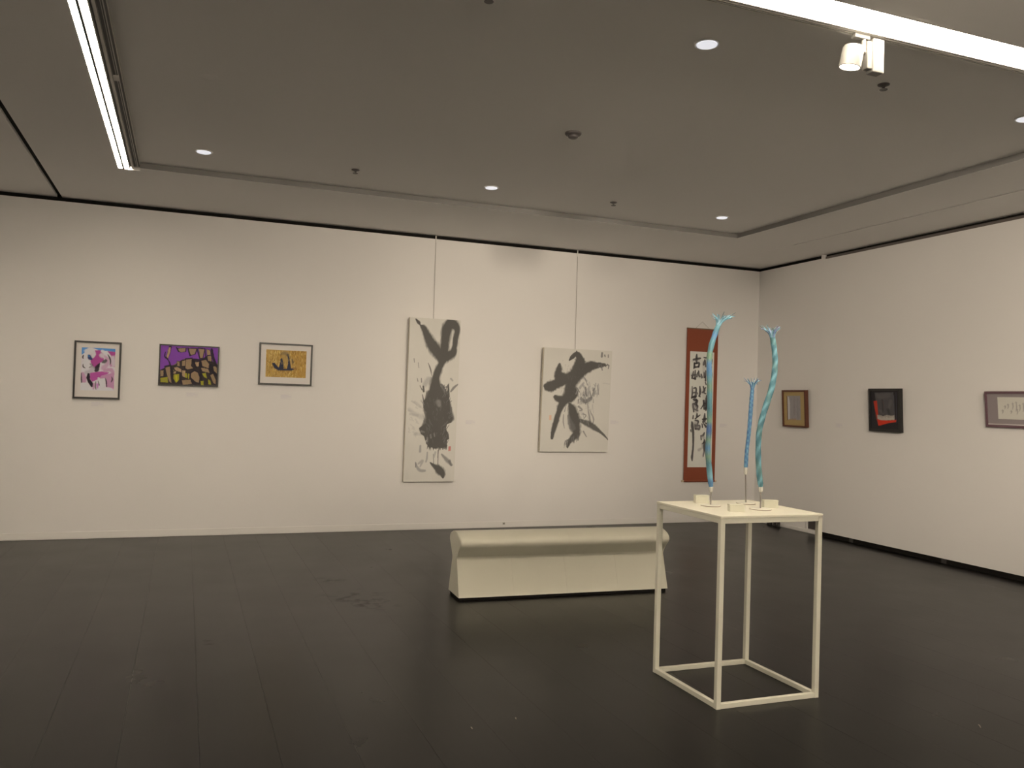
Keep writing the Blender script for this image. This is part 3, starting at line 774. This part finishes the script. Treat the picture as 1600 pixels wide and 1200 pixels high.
# pink print
p = Paint(.318, .445, 120, A(188, 172, 158), [(232, 182), (676, 205), (662, 828), (228, 805)])
g = lambda pts: pts
PK = A(150, 62, 108); PK2 = A(168, 118, 132); WH = A(188, 176, 160); BK = A(34, 26, 30); BL = A(74, 118, 152); GR = A(150, 138, 130)
p.poly([(225, 175), (690, 195), (690, 262), (560, 235), (480, 240), (400, 200), (330, 190), (260, 270), (225, 300)], BL)
p.poly([(380, 230), (480, 225), (540, 300), (520, 380), (470, 420), (440, 500), (390, 480), (350, 400), (360, 300)], PK)
p.poly([(570, 240), (690, 255), (690, 330), (620, 310)], PK)
p.poly([(620, 310), (690, 300), (690, 480), (600, 470)], PK2)
p.stroke([(640, 340, 50), (645, 400, 60), (650, 450, 40)], WH, .7, .8)
p.stroke([(300, 240, 70), (360, 215, 60), (390, 280, 50), (370, 330, 40)], WH, .95, .5)
p.stroke([(285, 300, 60), (300, 380, 60), (280, 430, 70), (320, 470, 80), (270, 510, 60)], WH, .95, .5)
p.stroke([(330, 310, 40), (340, 340, 56), (362, 355, 30)], A(40, 46, 78), 1, .6)
p.stroke([(318, 300, 20), (330, 318, 24)], A(50, 100, 130), .8, .8)
p.stroke([(255, 300, 12), (248, 330, 20), (255, 350, 10)], BK, .9)
p.stroke([(255, 430, 8), (258, 470, 18), (285, 490, 8)], BK, .9)
p.stroke([(340, 480, 20), (375, 460, 30), (350, 430, 22), (395, 490, 20)], BK, .55, .8)
p.stroke([(500, 300, 70), (550, 330, 70), (580, 400, 60), (530, 450, 60), (490, 480, 50)], WH, .8, .7)
p.stroke([(560, 320, 60), (575, 420, 50), (520, 490, 70)], PK2, .75, .8)
p.stroke([(500, 240, 40), (540, 270, 50), (590, 330, 26)], WH, .9, .6)
p.stroke([(575, 290, 8), (600, 340, 20), (612, 400, 18), (606, 440, 8)], BK, .95)
p.stroke([(510, 405, 30), (535, 395, 50), (550, 380, 40)], BK, .85, .7)
p.stroke([(465, 430, 20), (440, 480, 60), (430, 520, 56), (415, 530, 30)], BK, .95, .5)
p.stroke([(470, 420, 10), (455, 470, 30)], BK, .9)
p.stroke([(380, 490, 50), (360, 540, 70), (300, 560, 60)], GR, .7, .8)
p.poly([(350, 560), (500, 540), (600, 560), (530, 610), (440, 660), (380, 690), (345, 640)], A(156, 68, 116))
p.stroke([(540, 530, 50), (620, 520, 50), (650, 580, 40)], PK2, .85, .7)
p.poly([(500, 600), (660, 560), (665, 790), (560, 770), (470, 640)], PK2)
p.stroke([(250, 570, 40), (275, 630, 60), (270, 690, 56)], PK2, .9, .6)
p.stroke([(238, 560, 8), (238, 640, 18), (245, 720, 12)], BK, .9)
p.poly([(318, 560), (345, 570), (350, 650), (390, 710), (400, 760), (370, 770), (325, 700), (300, 630)], BK)
p.poly([(460, 650), (550, 640), (555, 760), (490, 780)], WH)
p.stroke([(460, 640, 30), (490, 690, 40), (500, 740, 30)], WH, .9, .6)
p.stroke([(548, 640, 8), (562, 700, 18), (568, 770, 10)], BK, .95)
p.stroke([(425, 690, 10), (420, 760, 20), (430, 800, 10)], BK, .75, .7)
p.stroke([(455, 680, 8), (470, 740, 16)], BK, .8, .6)
p.stroke([(400, 720, 30), (395, 790, 24)], PK2, .8, .7); p.stroke([(445, 730, 30), (450, 790, 20)], A(170, 90, 140), .8, .7)
p.stroke([(630, 620, 6), (640, 660, 18), (625, 700, 8)], BK, .9)
p.poly([(225, 700), (300, 700), (375, 800), (400, 830), (225, 830)], WH)
p.stroke([(460, 800, 40), (560, 800, 50), (640, 800, 30)], WH, .8, .8)
p.stroke([(640, 780, 12), (655, 800, 14)], A(190, 110, 140), .8)
p.grain(.08)
framed('framed_print', 'small upright pink and white abstract print in a thin black frame', (-.873, D - .004, 1.765), (math.radians(.8), 0, 0), .445, .602, .018, .034, M['frame_black'], M['matboard'], p, (.006, .010), group='small framed prints on the back wall')

# purple print
p = Paint(.582, .414, 210, A(120, 96, 66), [(170, 205), (1175, 245), (1160, 905), (150, 870)])
PU = A(112, 58, 122); TA = A(130, 103, 72); YE = A(136, 124, 34); DK = A(34, 28, 30); OC = A(120, 104, 62)
p.poly([(140, 190), (1190, 220), (1190, 470), (1150, 540), (1080, 480), (960, 450), (820, 480), (720, 440), (600, 430), (480, 480), (400, 540), (330, 560), (240, 590), (190, 640), (140, 640)], PU)
leaf = [  # tan shapes outlined in dark
    [(310, 240), (345, 235), (330, 330), (295, 430), (270, 400), (290, 320)], [(470, 260), (600, 250), (590, 310), (520, 320), (480, 300)], [(660, 260), (790, 265), (760, 350), (700, 370), (670, 330)],
    [(830, 260), (930, 270), (900, 420), (850, 420), (850, 340)], [(970, 270), (1030, 290), (1040, 360), (985, 370)], [(985, 390), (1050, 380), (1060, 480), (1000, 470)],
    [(250, 590), (330, 570), (340, 740), (360, 860), (320, 830), (270, 680)], [(165, 640), (225, 640), (215, 740), (165, 740)], [(400, 590), (460, 580), (530, 620), (530, 670), (430, 640)], [(455, 480), (495, 490), (500, 560), (460, 560)],
    [(540, 480), (600, 460), (590, 560), (540, 560)], [(610, 450), (710, 440), (700, 560), (740, 600), (640, 620), (600, 600)], [(770, 500), (840, 490), (830, 570), (770, 560)], [(880, 470), (960, 450), (1020, 530), (1010, 600), (900, 560)],
    [(870, 590), (1000, 610), (1030, 680), (900, 650)], [(700, 690), (760, 650), (820, 680), (850, 760), (840, 850), (790, 840), (700, 760)], [(540, 640), (600, 640), (600, 760), (550, 740)],
    [(1090, 570), (1150, 560), (1160, 690), (1110, 650)], [(1040, 720), (1090, 700), (1140, 800), (1140, 880), (1100, 860)], [(540, 810), (690, 800), (720, 870), (560, 890)], [(400, 660), (440, 650), (430, 690), (390, 690)]]
p.poly([(140, 640), (300, 560), (420, 540), (540, 450), (720, 430), (880, 440), (1000, 370), (1080, 480), (1190, 560), (1190, 920), (140, 900)], DK, .93)
for q in leaf:
    cx = sum(a for a, b in q) / len(q); cy = sum(b for a, b in q) / len(q)
    p.poly([(cx + (a - cx) * 1.35, cy + (b - cy) * 1.25) for a, b in q], DK, .95)
for i, q in enumerate(leaf):
    p.poly(q, TA if i % 4 else A(150, 118, 84))
    cx = sum(a for a, b in q) / len(q); cy = sum(b for a, b in q) / len(q)
    p.stroke([(cx - 20, cy - 40, 14), (cx + 10, cy + 40, 10)], OC, .6, .8)
for q in ([(250, 320, 14), (240, 400, 24), (300, 460, 20), (340, 560, 30), (370, 700, 30), (390, 850, 26)], [(340, 250, 12), (360, 240, 10)], [(440, 240, 20), (480, 310, 24)], [(640, 250, 20), (680, 380, 24)], [(800, 260, 22), (850, 420, 20)], [(940, 260, 16), (960, 440, 22)], [(1060, 270, 40), (1090, 420, 50), (1150, 560, 40)], [(1050, 560, 70), (1070, 640, 50), (1150, 720, 36)], [(860, 500, 30), (870, 700, 30), (890, 820, 24)], [(720, 830, 40), (770, 870, 50)], [(510, 700, 20), (530, 850, 20)], [(740, 470, 30), (790, 590, 24)]):
    p.stroke(q, DK, .95, .4)
for q in ([(165, 770), (290, 750), (300, 850), (170, 840)], [(395, 710), (495, 700), (490, 800), (440, 860), (395, 780)], [(590, 680), (630, 690), (630, 770), (595, 760)], [(645, 690), (675, 700), (665, 790), (650, 780)], [(895, 690), (960, 680), (985, 780), (930, 750)], [(870, 820), (925, 820), (925, 900), (880, 890)], [(1005, 790), (1045, 820), (1060, 890), (1010, 880)]):
    p.poly(q, YE)
p.stroke([(440, 730, 20), (450, 820, 30)], A(166, 150, 30), .9, .6); p.stroke([(200, 810, 12), (290, 800, 12)], OC, .6)
p.stroke([(225, 660, 20), (240, 740, 26)], DK, .9)
p.grain(.15)
framed('framed_print', 'dark purple, tan and yellow print in a thin black frame', (.024, D - .004, 1.851), (math.radians(.8), 0, 0), .610, .443, .014, .034, M['frame_black'], M['dark'], p, (0, 0), group='small framed prints on the back wall')

# boat print
p = Paint(.442, .306, 190, A(158, 122, 62), [(200, 285), (932, 318), (920, 765), (190, 745)])
for i in range(420):
    a = 195 + rng.random() * 740; b = 290 + rng.random() * 460; l = 16 + rng.random() * 46
    c = [A(104, 74, 24), A(196, 168, 98), A(176, 132, 48), A(128, 90, 24)][int(rng.integers(4))]
    p.stroke([(a, b, 5), (a + rng.normal() * 5, b + l * .5, 7 + rng.random() * 6), (a + rng.normal() * 8, b + l, 4)], c, .75, .5)
p.poly([(700, 290), (940, 300), (930, 780), (690, 760)], A(140, 92, 22), .22)
HU = A(44, 44, 52)
p.stroke([(560, 360, 120), (560, 460, 150), (650, 480, 120)], A(150, 118, 66), .55, 1.0)
p.stroke([(480, 360, 40), (540, 350, 60), (600, 380, 50)], A(100, 84, 60), .6, .9)
p.poly([(305, 515), (355, 510), (400, 560), (440, 600), (520, 612), (600, 610), (690, 600), (715, 625), (660, 642), (430, 640), (350, 600)], HU)
p.poly([(465, 440), (490, 430), (520, 520), (520, 620), (420, 620), (450, 540)], HU)
p.poly([(590, 400), (612, 395), (640, 520), (660, 625), (575, 625), (600, 520)], HU)
p.stroke([(590, 380, 40), (620, 440, 30)], A(60, 54, 50), .7, .8)
p.stroke([(670, 450, 14), (688, 500, 30), (680, 520, 12)], A(60, 52, 44), .8, .6)
p.stroke([(700, 600, 40), (740, 610, 40)], A(120, 84, 50), .6, .9)
p.stroke([(400, 645, 20), (660, 650, 20)], A(120, 86, 40), .6, .9)
for i in range(14):
    a = 440 + rng.random() * 280; b = 440 + rng.random() * 130
    p.stroke([(a, b, 4), (a + rng.normal() * 5, b + 40, 6)], A(170, 140, 86), .45, .6)
p.grain(.1)
framed('framed_print', 'small ochre print of a dark sailing boat in a thin black frame', (1.043, D - .004, 1.910), (math.radians(.8), 0, 0), .585, .470, .018, .034, M['frame_black'], M['matboard'], p, (.004, .006), group='small framed prints on the back wall')

# right wall: small gold-mounted picture
RZ = -math.pi / 2
p = Paint(.25, .315, 80, A(132, 120, 108), [(275, 325), (555, 325), (560, 815), (285, 800)])
p.poly([(275, 320), (310, 360), (330, 480), (330, 820), (270, 820)], A(178, 164, 146), .8)
p.stroke([(420, 360, 30), (420, 700, 30)], A(120, 106, 92), .5, 1.0); p.stroke([(490, 380, 30), (500, 780, 40)], A(120, 112, 98), .5, 1.0)
for i in range(60):
    a = 330 + rng.random() * 220; b = 370 + rng.random() * 400
    p.stroke([(a, b, 6), (a, b + 30, 8)], A(110, 98, 86), .3, .9)
p.poly([(310, 790), (460, 780), (460, 830), (300, 830)], A(140, 112, 84), .8)
p.grain(.08)
tl = math.radians(3.5)
t = framed('framed_picture', 'little gold-mounted picture in a dark reddish wood frame near the corner', (R - .006 - .243 * math.sin(tl), 8.985, 1.59), (tl, 0, RZ), .455, .485, .022, .05, M['wood'], M['gold'], p, (-.005, .01), .014)
box('window_edge', -.140, -.132, -.039, -.036, -.155, .165, M['wood'], t)

# black picture
p = Paint(.405, .43, 120, A(34, 30, 28), [(205, 222), (745, 222), (745, 1000), (205, 985)])
RD = A(150, 44, 26)
p.poly([(280, 250), (650, 240), (665, 720), (340, 720)], A(66, 60, 54))
for q in ([(330, 300, 60), (400, 330, 90), (560, 300, 80)], [(560, 560, 60), (600, 420, 60)], [(380, 620, 50), (440, 660, 50)]):
    p.stroke(q, A(82, 75, 66), .5, 1.0)
p.stroke([(430, 400, 30), (440, 650, 30)], A(44, 40, 36), .7, 1.0); p.stroke([(540, 600, 60), (560, 680, 50)], A(46, 40, 36), .7, 1.0)
p.stroke([(430, 420, 8), (460, 500, 8), (455, 570, 8)], A(96, 44, 44), .5, .8)
p.poly([(255, 425), (325, 410), (345, 690), (320, 800), (300, 700)], RD)
p.poly([(320, 790), (400, 810), (520, 815), (700, 800), (690, 845), (540, 870), (400, 915), (345, 925)], A(168, 42, 20))
p.poly([(325, 705), (400, 712), (440, 730), (520, 700), (600, 720), (665, 705), (668, 800), (540, 810), (400, 812), (330, 790)], A(150, 134, 112))
for i in range(14):
    a = 350 + i * 22; p.stroke([(a, 700, 14), (a + 6, 740 + rng.random() * 30, 8)], A(60, 54, 48), .7, .7)
p.stroke([(300, 700, 26), (312, 800, 16)], A(96, 50, 36), .7, .8)
p.stroke([(660, 300, 7), (665, 800, 7)], A(84, 76, 76), .8, .6)
p.stroke([(702, 240, 6), (705, 860, 6)], A(74, 64, 68), .8, .6)
p.grain(.1)
tl = math.radians(3.0)
framed('framed_picture', 'black picture with a bright red angular shape on the right wall', (R - .018 - .25 * math.sin(tl), 7.445, 1.600), (tl, 0, RZ), .462, .492, .028, .045, M['frame_black'], M['dark'], p, (0, 0), .010)

# wide picture cut by the right edge
p = Paint(.56, .215, 120, A(178, 164, 138), [(450, 345), (1680, 345), (1680, 760), (455, 755)])
for a, b, l in ((560, 580, 70), (620, 500, 60), (690, 470, 90), (760, 590, 60), (800, 450, 120), (880, 430, 180), (900, 560, 100), (960, 480, 120), (1040, 450, 160), (1120, 520, 140), (1200, 440, 200), (1280, 500, 120), (1360, 460, 180), (1450, 520, 120), (1540, 470, 150)):
    p.stroke([(a, b, 16), (a + 10, b + l * .5, 26), (a - 6, b + l, 12)], A(118, 106, 92), .6, .7)
    p.stroke([(a - 24, b + 20, 10), (a + 26, b + 14, 12)], A(120, 110, 96), .5, .8)
p.grain(.06)
tl = math.radians(5.5)
t = framed('framed_picture', 'wide taupe-mounted calligraphy in a mauve-brown frame cut by the right edge', (R - .010 - .175 * math.sin(tl), 5.735, 1.640), (tl, 0, RZ), .83, .352, .020, .04, M['mauve'], M['taupe'], p, (0, .012), .012)
box('filler_strip', -.393, .393, -.032, -.026, -.150, -.144, M['matboard'], t)

# small printed labels beside the pictures
LW = A(184, 170, 152); LT = A(168, 152, 148)
def wall_label(loc, rot, label):
    t = thing('wall_label', label, 'label', loc, rot, 'small wall labels')
    box('label_card', -.065, .065, -.0025, 0, -.032, .032, M['wall'], t)
    p = Paint(.126, .06, 44, (.80, .79, .785), [(0, 0), (126, 0), (126, 60), (0, 60)])
    for j, (b, n) in enumerate(((14, 9), (28, 12), (42, 7))):
        xx = 8
        for i in range(n):
            w_ = 4 + rng.random() * 4
            p.stroke([(xx, b, 4), (xx + w_, b + rng.normal(), 4)], LT, .5, .8)
            xx += w_ + 3.5
    p.mesh('printed_text', t, M['paint'], -.0032)
for xx, zz, lb in ((-.862, 1.405, 'tiny pale label under the pink print'), (.065, 1.535, 'tiny pale label under the purple print'), (1.062, 1.544, 'tiny pale label under the boat print'),
                   (3.269, 1.297, 'tiny pale label right of the tall narrow ink canvas'), (5.256, 1.335, 'tiny pale label right of the broad ink canvas'), (6.951, 1.323, 'tiny pale label right of the hanging scroll')):
    wall_label((xx, D - .001, zz), (0, 0, 0), lb)
wall_label((R - .014, 8.209, 1.395), (0, 0, RZ), 'tiny pale label between the gold and the black picture')

# small things at the foot of the walls
t = thing('wall_socket', 'tiny grey cable outlet on the skirting behind the bench', 'socket', (3.746, D - .006, .050))
box('socket_plate', -.016, .016, -.004, 0, -.014, .014, M['collar'], t, .001); box('socket_hole', -.006, .006, -.006, -.003, -.008, .004, M['outlet'], t)
for (yy, xx, w_, h_, lb) in ((9.44, R - .05, .055, .055, 'small black floor box in the corner, farthest of three'), (9.33, R - .05, .03, .07, 'small black floor box in the corner, middle of three'), (9.265, R - .05, .035, .075, 'small black floor box in the corner, nearest of three')):
    t = thing('floor_box', lb, 'floor box', (xx, yy, 0), group='small black boxes at the corner')
    box('case', -.022, .022, -w_ / 2, w_ / 2, 0, h_, M['outlet'], t, .004)
    box('plug', -.026, -.022, -w_ / 4, w_ / 4, h_ * .4, h_ * .7, M['grey_rail'], t)

# ------------------------------------------------------------------ bench: four cast segments on a dark plinth
t = thing('bench', 'long cream moulded bench with a waisted side profile', 'bench', (2.965, 6.425, 0), (0, 0, math.radians(-2.4)))
prof = [(-.160, .022), (-.148, .06), (-.056, .300), (-.060, .322), (-.110, .372), (-.160, .410), (-.176, .432), (-.178, .450), (-.168, .472), (-.140, .494), (-.095, .510), (-.045, .518), (.0, .520)]
prof = prof + [(-a, b) for a, b in reversed(prof[:-1])]
LB = 1.835
seg = LB / 4
for i in range(4):
    bm = bmesh.new()
    e = .0003
    x0, x1 = -LB / 2 + i * seg + (e if i else 0), -LB / 2 + (i + 1) * seg - (e if i < 3 else 0)
    A0 = [bm.verts.new((x0, a, b)) for a, b in prof]; A1 = [bm.verts.new((x1, a, b)) for a, b in prof]
    n = len(prof)
    for j in range(n):
        bm.faces.new((A0[j], A0[(j + 1) % n], A1[(j + 1) % n], A1[j]))
    bm.faces.new(A0); bm.faces.new(A1)
    if i in (0, 3):
        ends = [ed for ed in bm.edges if all(abs(v.co.x - (x0 if i == 0 else x1)) < 1e-6 for v in ed.verts) and min(v.co.z for v in ed.verts) > .03]
        bmesh.ops.bevel(bm, geom=ends, offset=.012, segments=3, profile=.5, affect='EDGES')
    obj('bench_segment', bm, M['bench'], t, 32)
box('plinth', -LB / 2 + .012, LB / 2 - .012, -.148, .148, 0, .024, M['black'], t)

# ------------------------------------------------------------------ display table
TXa, TXb, TYa, TYb, TH = 2.628, 3.290, 3.720, 4.362, 1.004
t = thing('display_table', 'cream open-frame display table with thin square legs', 'table', ((TXa + TXb) / 2, (TYa + TYb) / 2, 0))
w2, d2, q = (TXb - TXa) / 2, (TYb - TYa) / 2, .027
box('tabletop', -w2 - .002, w2 + .002, -d2 - .002, d2 + .002, TH - .012, TH, M['table'], t, .002)
for sx in (-1, 1):
    for sy in (-1, 1):
        xa = -w2 if sx < 0 else w2 - q; ya = -d2 if sy < 0 else d2 - q
        box('leg', xa, xa + q, ya, ya + q, 0, TH - .012, M['table_leg'], t, .0015)
for z0, z1, nm in ((0.001, q, 'bottom_rail'), (TH - .012 - .028, TH - .012, 'top_rail')):
    for sy in (-1, 1):
        ya = -d2 + .0005 if sy < 0 else d2 - q
        box(nm, -w2 + q, w2 - q, ya, ya + q - .0005, z0, z1, M['table_leg'], t, .0015)
    for sx in (-1, 1):
        xa = -w2 + .0005 if sx < 0 else w2 - q
        box(nm, xa, xa + q - .0005, -d2 + q, d2 - q, z0, z1, M['table_leg'], t, .0015)

# ------------------------------------------------------------------ fibre sculptures on rods
def catmull(P, n=8):
    Q = []; E = [2 * P[0] - P[1]] + P + [2 * P[-1] - P[-2]]
    for i in range(1, len(E) - 2):
        for j in range(n):
            s = j / n
            Q.append(.5 * (2 * E[i] + (E[i + 1] - E[i - 1]) * s + (2 * E[i - 1] - 5 * E[i] + 4 * E[i + 1] - E[i + 2]) * s * s + (3 * E[i] - E[i - 1] - 3 * E[i + 1] + E[i + 2]) * s ** 3))
    Q.append(P[-1]); return Q

def sweep(bm, pts, rad, seg, lay, colf, twist=0, lobes=0, amp=0):
    n = len(pts); up = Vector((0, 1, 0)); rings = []
    for i, c in enumerate(pts):
        tn = (pts[min(n - 1, i + 1)] - pts[max(0, i - 1)]).normalized()
        s = tn.cross(up).normalized(); v = s.cross(tn).normalized()
        rg = []
        f = i / (n - 1)
        for j in range(seg):
            a = 2 * math.pi * j / seg
            r = rad(f) * (1 + amp * math.sin(lobes * a + twist * f))
            vt = bm.verts.new(c + s * (r * math.cos(a)) + v * (r * math.sin(a)))
            vt[lay] = (*colf(f, a), 1)
            rg.append(vt)
        rings.append(rg)
    for p0, p1 in zip(rings, rings[1:]):
        for j in range(seg):
            bm.faces.new((p0[j], p0[(j + 1) % seg], p1[(j + 1) % seg], p1[j]))
    bm.faces.new(list(reversed(rings[0]))); bm.faces.new(rings[-1])

def sculpture(label, base, y, path, colf, r, fringe, rod_top, base_r, seedv, fringe_cols):
    rs = random.Random(seedv)
    t = thing('fibre_sculpture', label, 'sculpture', (base[0], base[1], TH), group='fibre sculptures on the display table')
    o = Vector((base[0], base[1], TH))
    bm = bmesh.new(); lathe(bm, [(base_r, 0), (base_r, .006), (base_r - .002, .008), (.01, .008)], 36); obj('base_disc', bm, M['disc'], t, 40)
    bm = bmesh.new(); lathe(bm, [(base_r + .0006, .0005), (base_r + .0006, .0035)], 36); obj('disc_rim', bm, M['disc_edge'], t, 40)
    P = [Vector((a, y, b)) - o for a, b in path]
    cb = P[0]
    bm = bmesh.new(); cyl(bm, (0, 0, .006), (cb.x, cb.y, rod_top - TH), .0042, seg=10); obj('rod', bm, M['steel'], t, 60)
    bm = bmesh.new(); lathe(bm, [(.007, rod_top - TH - .004), (.011, rod_top - TH), (.0125, cb.z - .004), (.011, cb.z + .004)], 18, (cb.x, cb.y, 0)); obj('collar', bm, M['collar'], t, 40)
    bm = bmesh.new(); lay = bm.verts.layers.float_color.new('pigment')
    pts = catmull(P, 9)
    sweep(bm, pts, lambda f: r * (1 + .10 * math.sin(f * 9 + seedv) * .5) * (1 if f > .02 else .8), 20, lay, colf, 60, 4, .05)
    body_ = obj('woven_tube', bm, M['fibre'], t, 50)
    # fringe of loose ends
    bm = bmesh.new(); lay = bm.verts.layers.float_color.new('pigment')
    top = P[-1]; tn = (P[-1] - P[-2]).normalized()
    for i in range(fringe['n']):
        a = 2 * math.pi * i / fringe['n'] + rs.uniform(-.2, .2)
        out = Vector((math.cos(a), math.sin(a), 0)) * rs.uniform(.55, 1.1) + Vector((fringe['lean'], 0, 0))
        L = fringe['len'] * rs.uniform(.7, 1.1)
        s0 = top + Vector((math.cos(a), math.sin(a), 0)) * r * .6 - tn * .01
        m1 = s0 + tn * L * .5 + out * L * .16
        m2 = s0 + tn * L * .8 + out * L * .45
        e = s0 + tn * L * 1.0 + out * L * .80 + Vector((0, 0, rs.uniform(-.012, .012)))
        col = fringe_cols[i % len(fringe_cols)]
        sweep(bm, catmull([s0, m1, m2, e], 3), lambda f: .0030 * (1 - .6 * f), 6, lay, lambda f, a_: col)
    obj('fringe', bm, M['fibre'], t, 60)
    return t

def cl(r, g, b):
    c = A(r, g, b, .41); m_ = sum(c) / 3
    return tuple(.80 * v + .20 * m_ for v in c)
TEAL, TEAL2, AQUA, BLUE, DBLUE, GREEN, PALE = cl(70, 128, 126), cl(88, 150, 146), cl(120, 178, 176), cl(72, 132, 164), cl(58, 98, 140), cl(122, 152, 108), cl(168, 198, 190)
def mixc(a, b, t): return tuple(a[i] * (1 - t) + b[i] * t for i in range(3))
bands1 = [(0, BLUE), (.03, BLUE), (.06, AQUA), (.13, TEAL), (.17, GREEN), (.21, BLUE), (.255, GREEN), (.295, DBLUE), (.33, DBLUE), (.355, GREEN), (.42, TEAL), (.50, TEAL2), (.54, GREEN), (.58, TEAL2), (.63, BLUE), (.68, BLUE), (.71, GREEN), (.745, GREEN), (.78, TEAL), (.85, TEAL2), (.90, BLUE), (.95, TEAL), (1, TEAL2)]
def col1(f, a):
    for (f0, c0), (f1, c1_) in zip(bands1, bands1[1:]):
        if f <= f1:
            c = mixc(c0, c1_, (f - f0) / max(1e-6, f1 - f0)); break
    return mixc(c, PALE, .12 * (math.sin(7 * a + f * 240) > .6))
def col2(f, a):
    s = math.sin(2 * a + f * 90) + math.sin(2 * a - f * 110)
    return mixc(BLUE, AQUA if s > .2 else DBLUE, .62 if abs(s) > .5 else .15)
def col3(f, a):
    s = math.sin(2 * a + f * 70)
    c = TEAL if s < -.1 else (AQUA if s > .55 else TEAL2)
    g = math.sin(a - f * 30)
    return mixc(c, GREEN, .25 if g > .6 else 0)
FC = [AQUA, PALE, TEAL2, cl(140, 186, 190), PALE, TEAL]
sculpture('tallest teal and green woven tube sculpture, in front of the rust-red scroll', (2.836, 4.120), 4.135,
          [(2.846, 1.113), (2.831, 1.214), (2.818, 1.324), (2.822, 1.431), (2.823, 1.538), (2.82, 1.646), (2.815, 1.753), (2.811, 1.842), (2.821, 1.916), (2.843, 1.985), (2.867, 2.046)],
          col1, .0150, dict(n=36, len=.080, lean=.14), 1.085, .056, 1, FC)
sculpture('short straight blue woven tube sculpture on a long bare rod', (3.128, 4.185), 4.20,
          [(3.132, 1.215), (3.137, 1.321), (3.148, 1.423), (3.156, 1.535), (3.161, 1.623), (3.166, 1.695)],
          col2, .0118, dict(n=24, len=.060, lean=0), 1.18, .056, 2, [BLUE, AQUA, PALE, DBLUE, cl(120, 176, 190)])
sculpture('curving teal woven tube sculpture with spiral stripes, the right-hand one', (3.040, 3.935), 3.945,
          [(3.047, 1.131), (3.034, 1.207), (3.024, 1.315), (3.025, 1.420), (3.041, 1.504), (3.070, 1.591), (3.104, 1.687), (3.121, 1.772), (3.124, 1.848), (3.115, 1.921), (3.102, 1.980)],
          col3, .0160, dict(n=28, len=.066, lean=.02), 1.105, .060, 3, FC + [cl(150, 150, 190)])

# three small pale boxes among the discs
def pale_box(xp, yp, w, d, h, rz, label):
    t = thing('small_box', label, 'box', (xp, yp, TH), (0, 0, rz), 'small pale boxes on the display table')
    box('box_body', -w / 2, w / 2, -d / 2, d / 2, 0, h * .8, M['cardbox'], t, .002)
    box('box_lid', -w / 2 - .0012, w / 2 + .0012, -d / 2 - .0012, d / 2 + .0012, h * .8, h, M['cardbox'], t, .0015)
pale_box(2.868, 4.262, .080, .045, .046, math.radians(-18), 'small pale box behind the tallest sculpture')
pale_box(2.836, 3.880, .082, .050, .040, math.radians(-20), 'small pale box at the front middle of the table')
pale_box(3.160, 4.005, .082, .045, .044, math.radians(-20), 'small pale box right of the striped sculpture')

# scraps on the floor
for i, (xx, yy, l, a, lb) in enumerate(((3.802, 3.141, .035, .9, 'tiny pale scrap on the floor at the lower right'), (1.334, 3.852, .02, 1.5, 'tiny pale scrap on the floor, left of two near the bottom'), (1.582, 3.906, .02, 1.3, 'tiny pale scrap on the floor, right of two near the bottom'))):
    bm = bmesh.new()
    pts = [Vector((-l / 2, 0, .0015)), Vector((-l / 6, .002, .004)), Vector((l / 6, -.001, .0035)), Vector((l / 2, .003, .0015))]
    for c0, c1_ in zip(pts, pts[1:]):
        cyl(bm, c0, c1_, .0015, seg=6)
    o = tag(obj('floor_scrap', bm, M['smudge']), lb, 'scrap', 'scraps on the floor')
    o.location = (xx, yy, 0); o.rotation_euler = (0, 0, a)
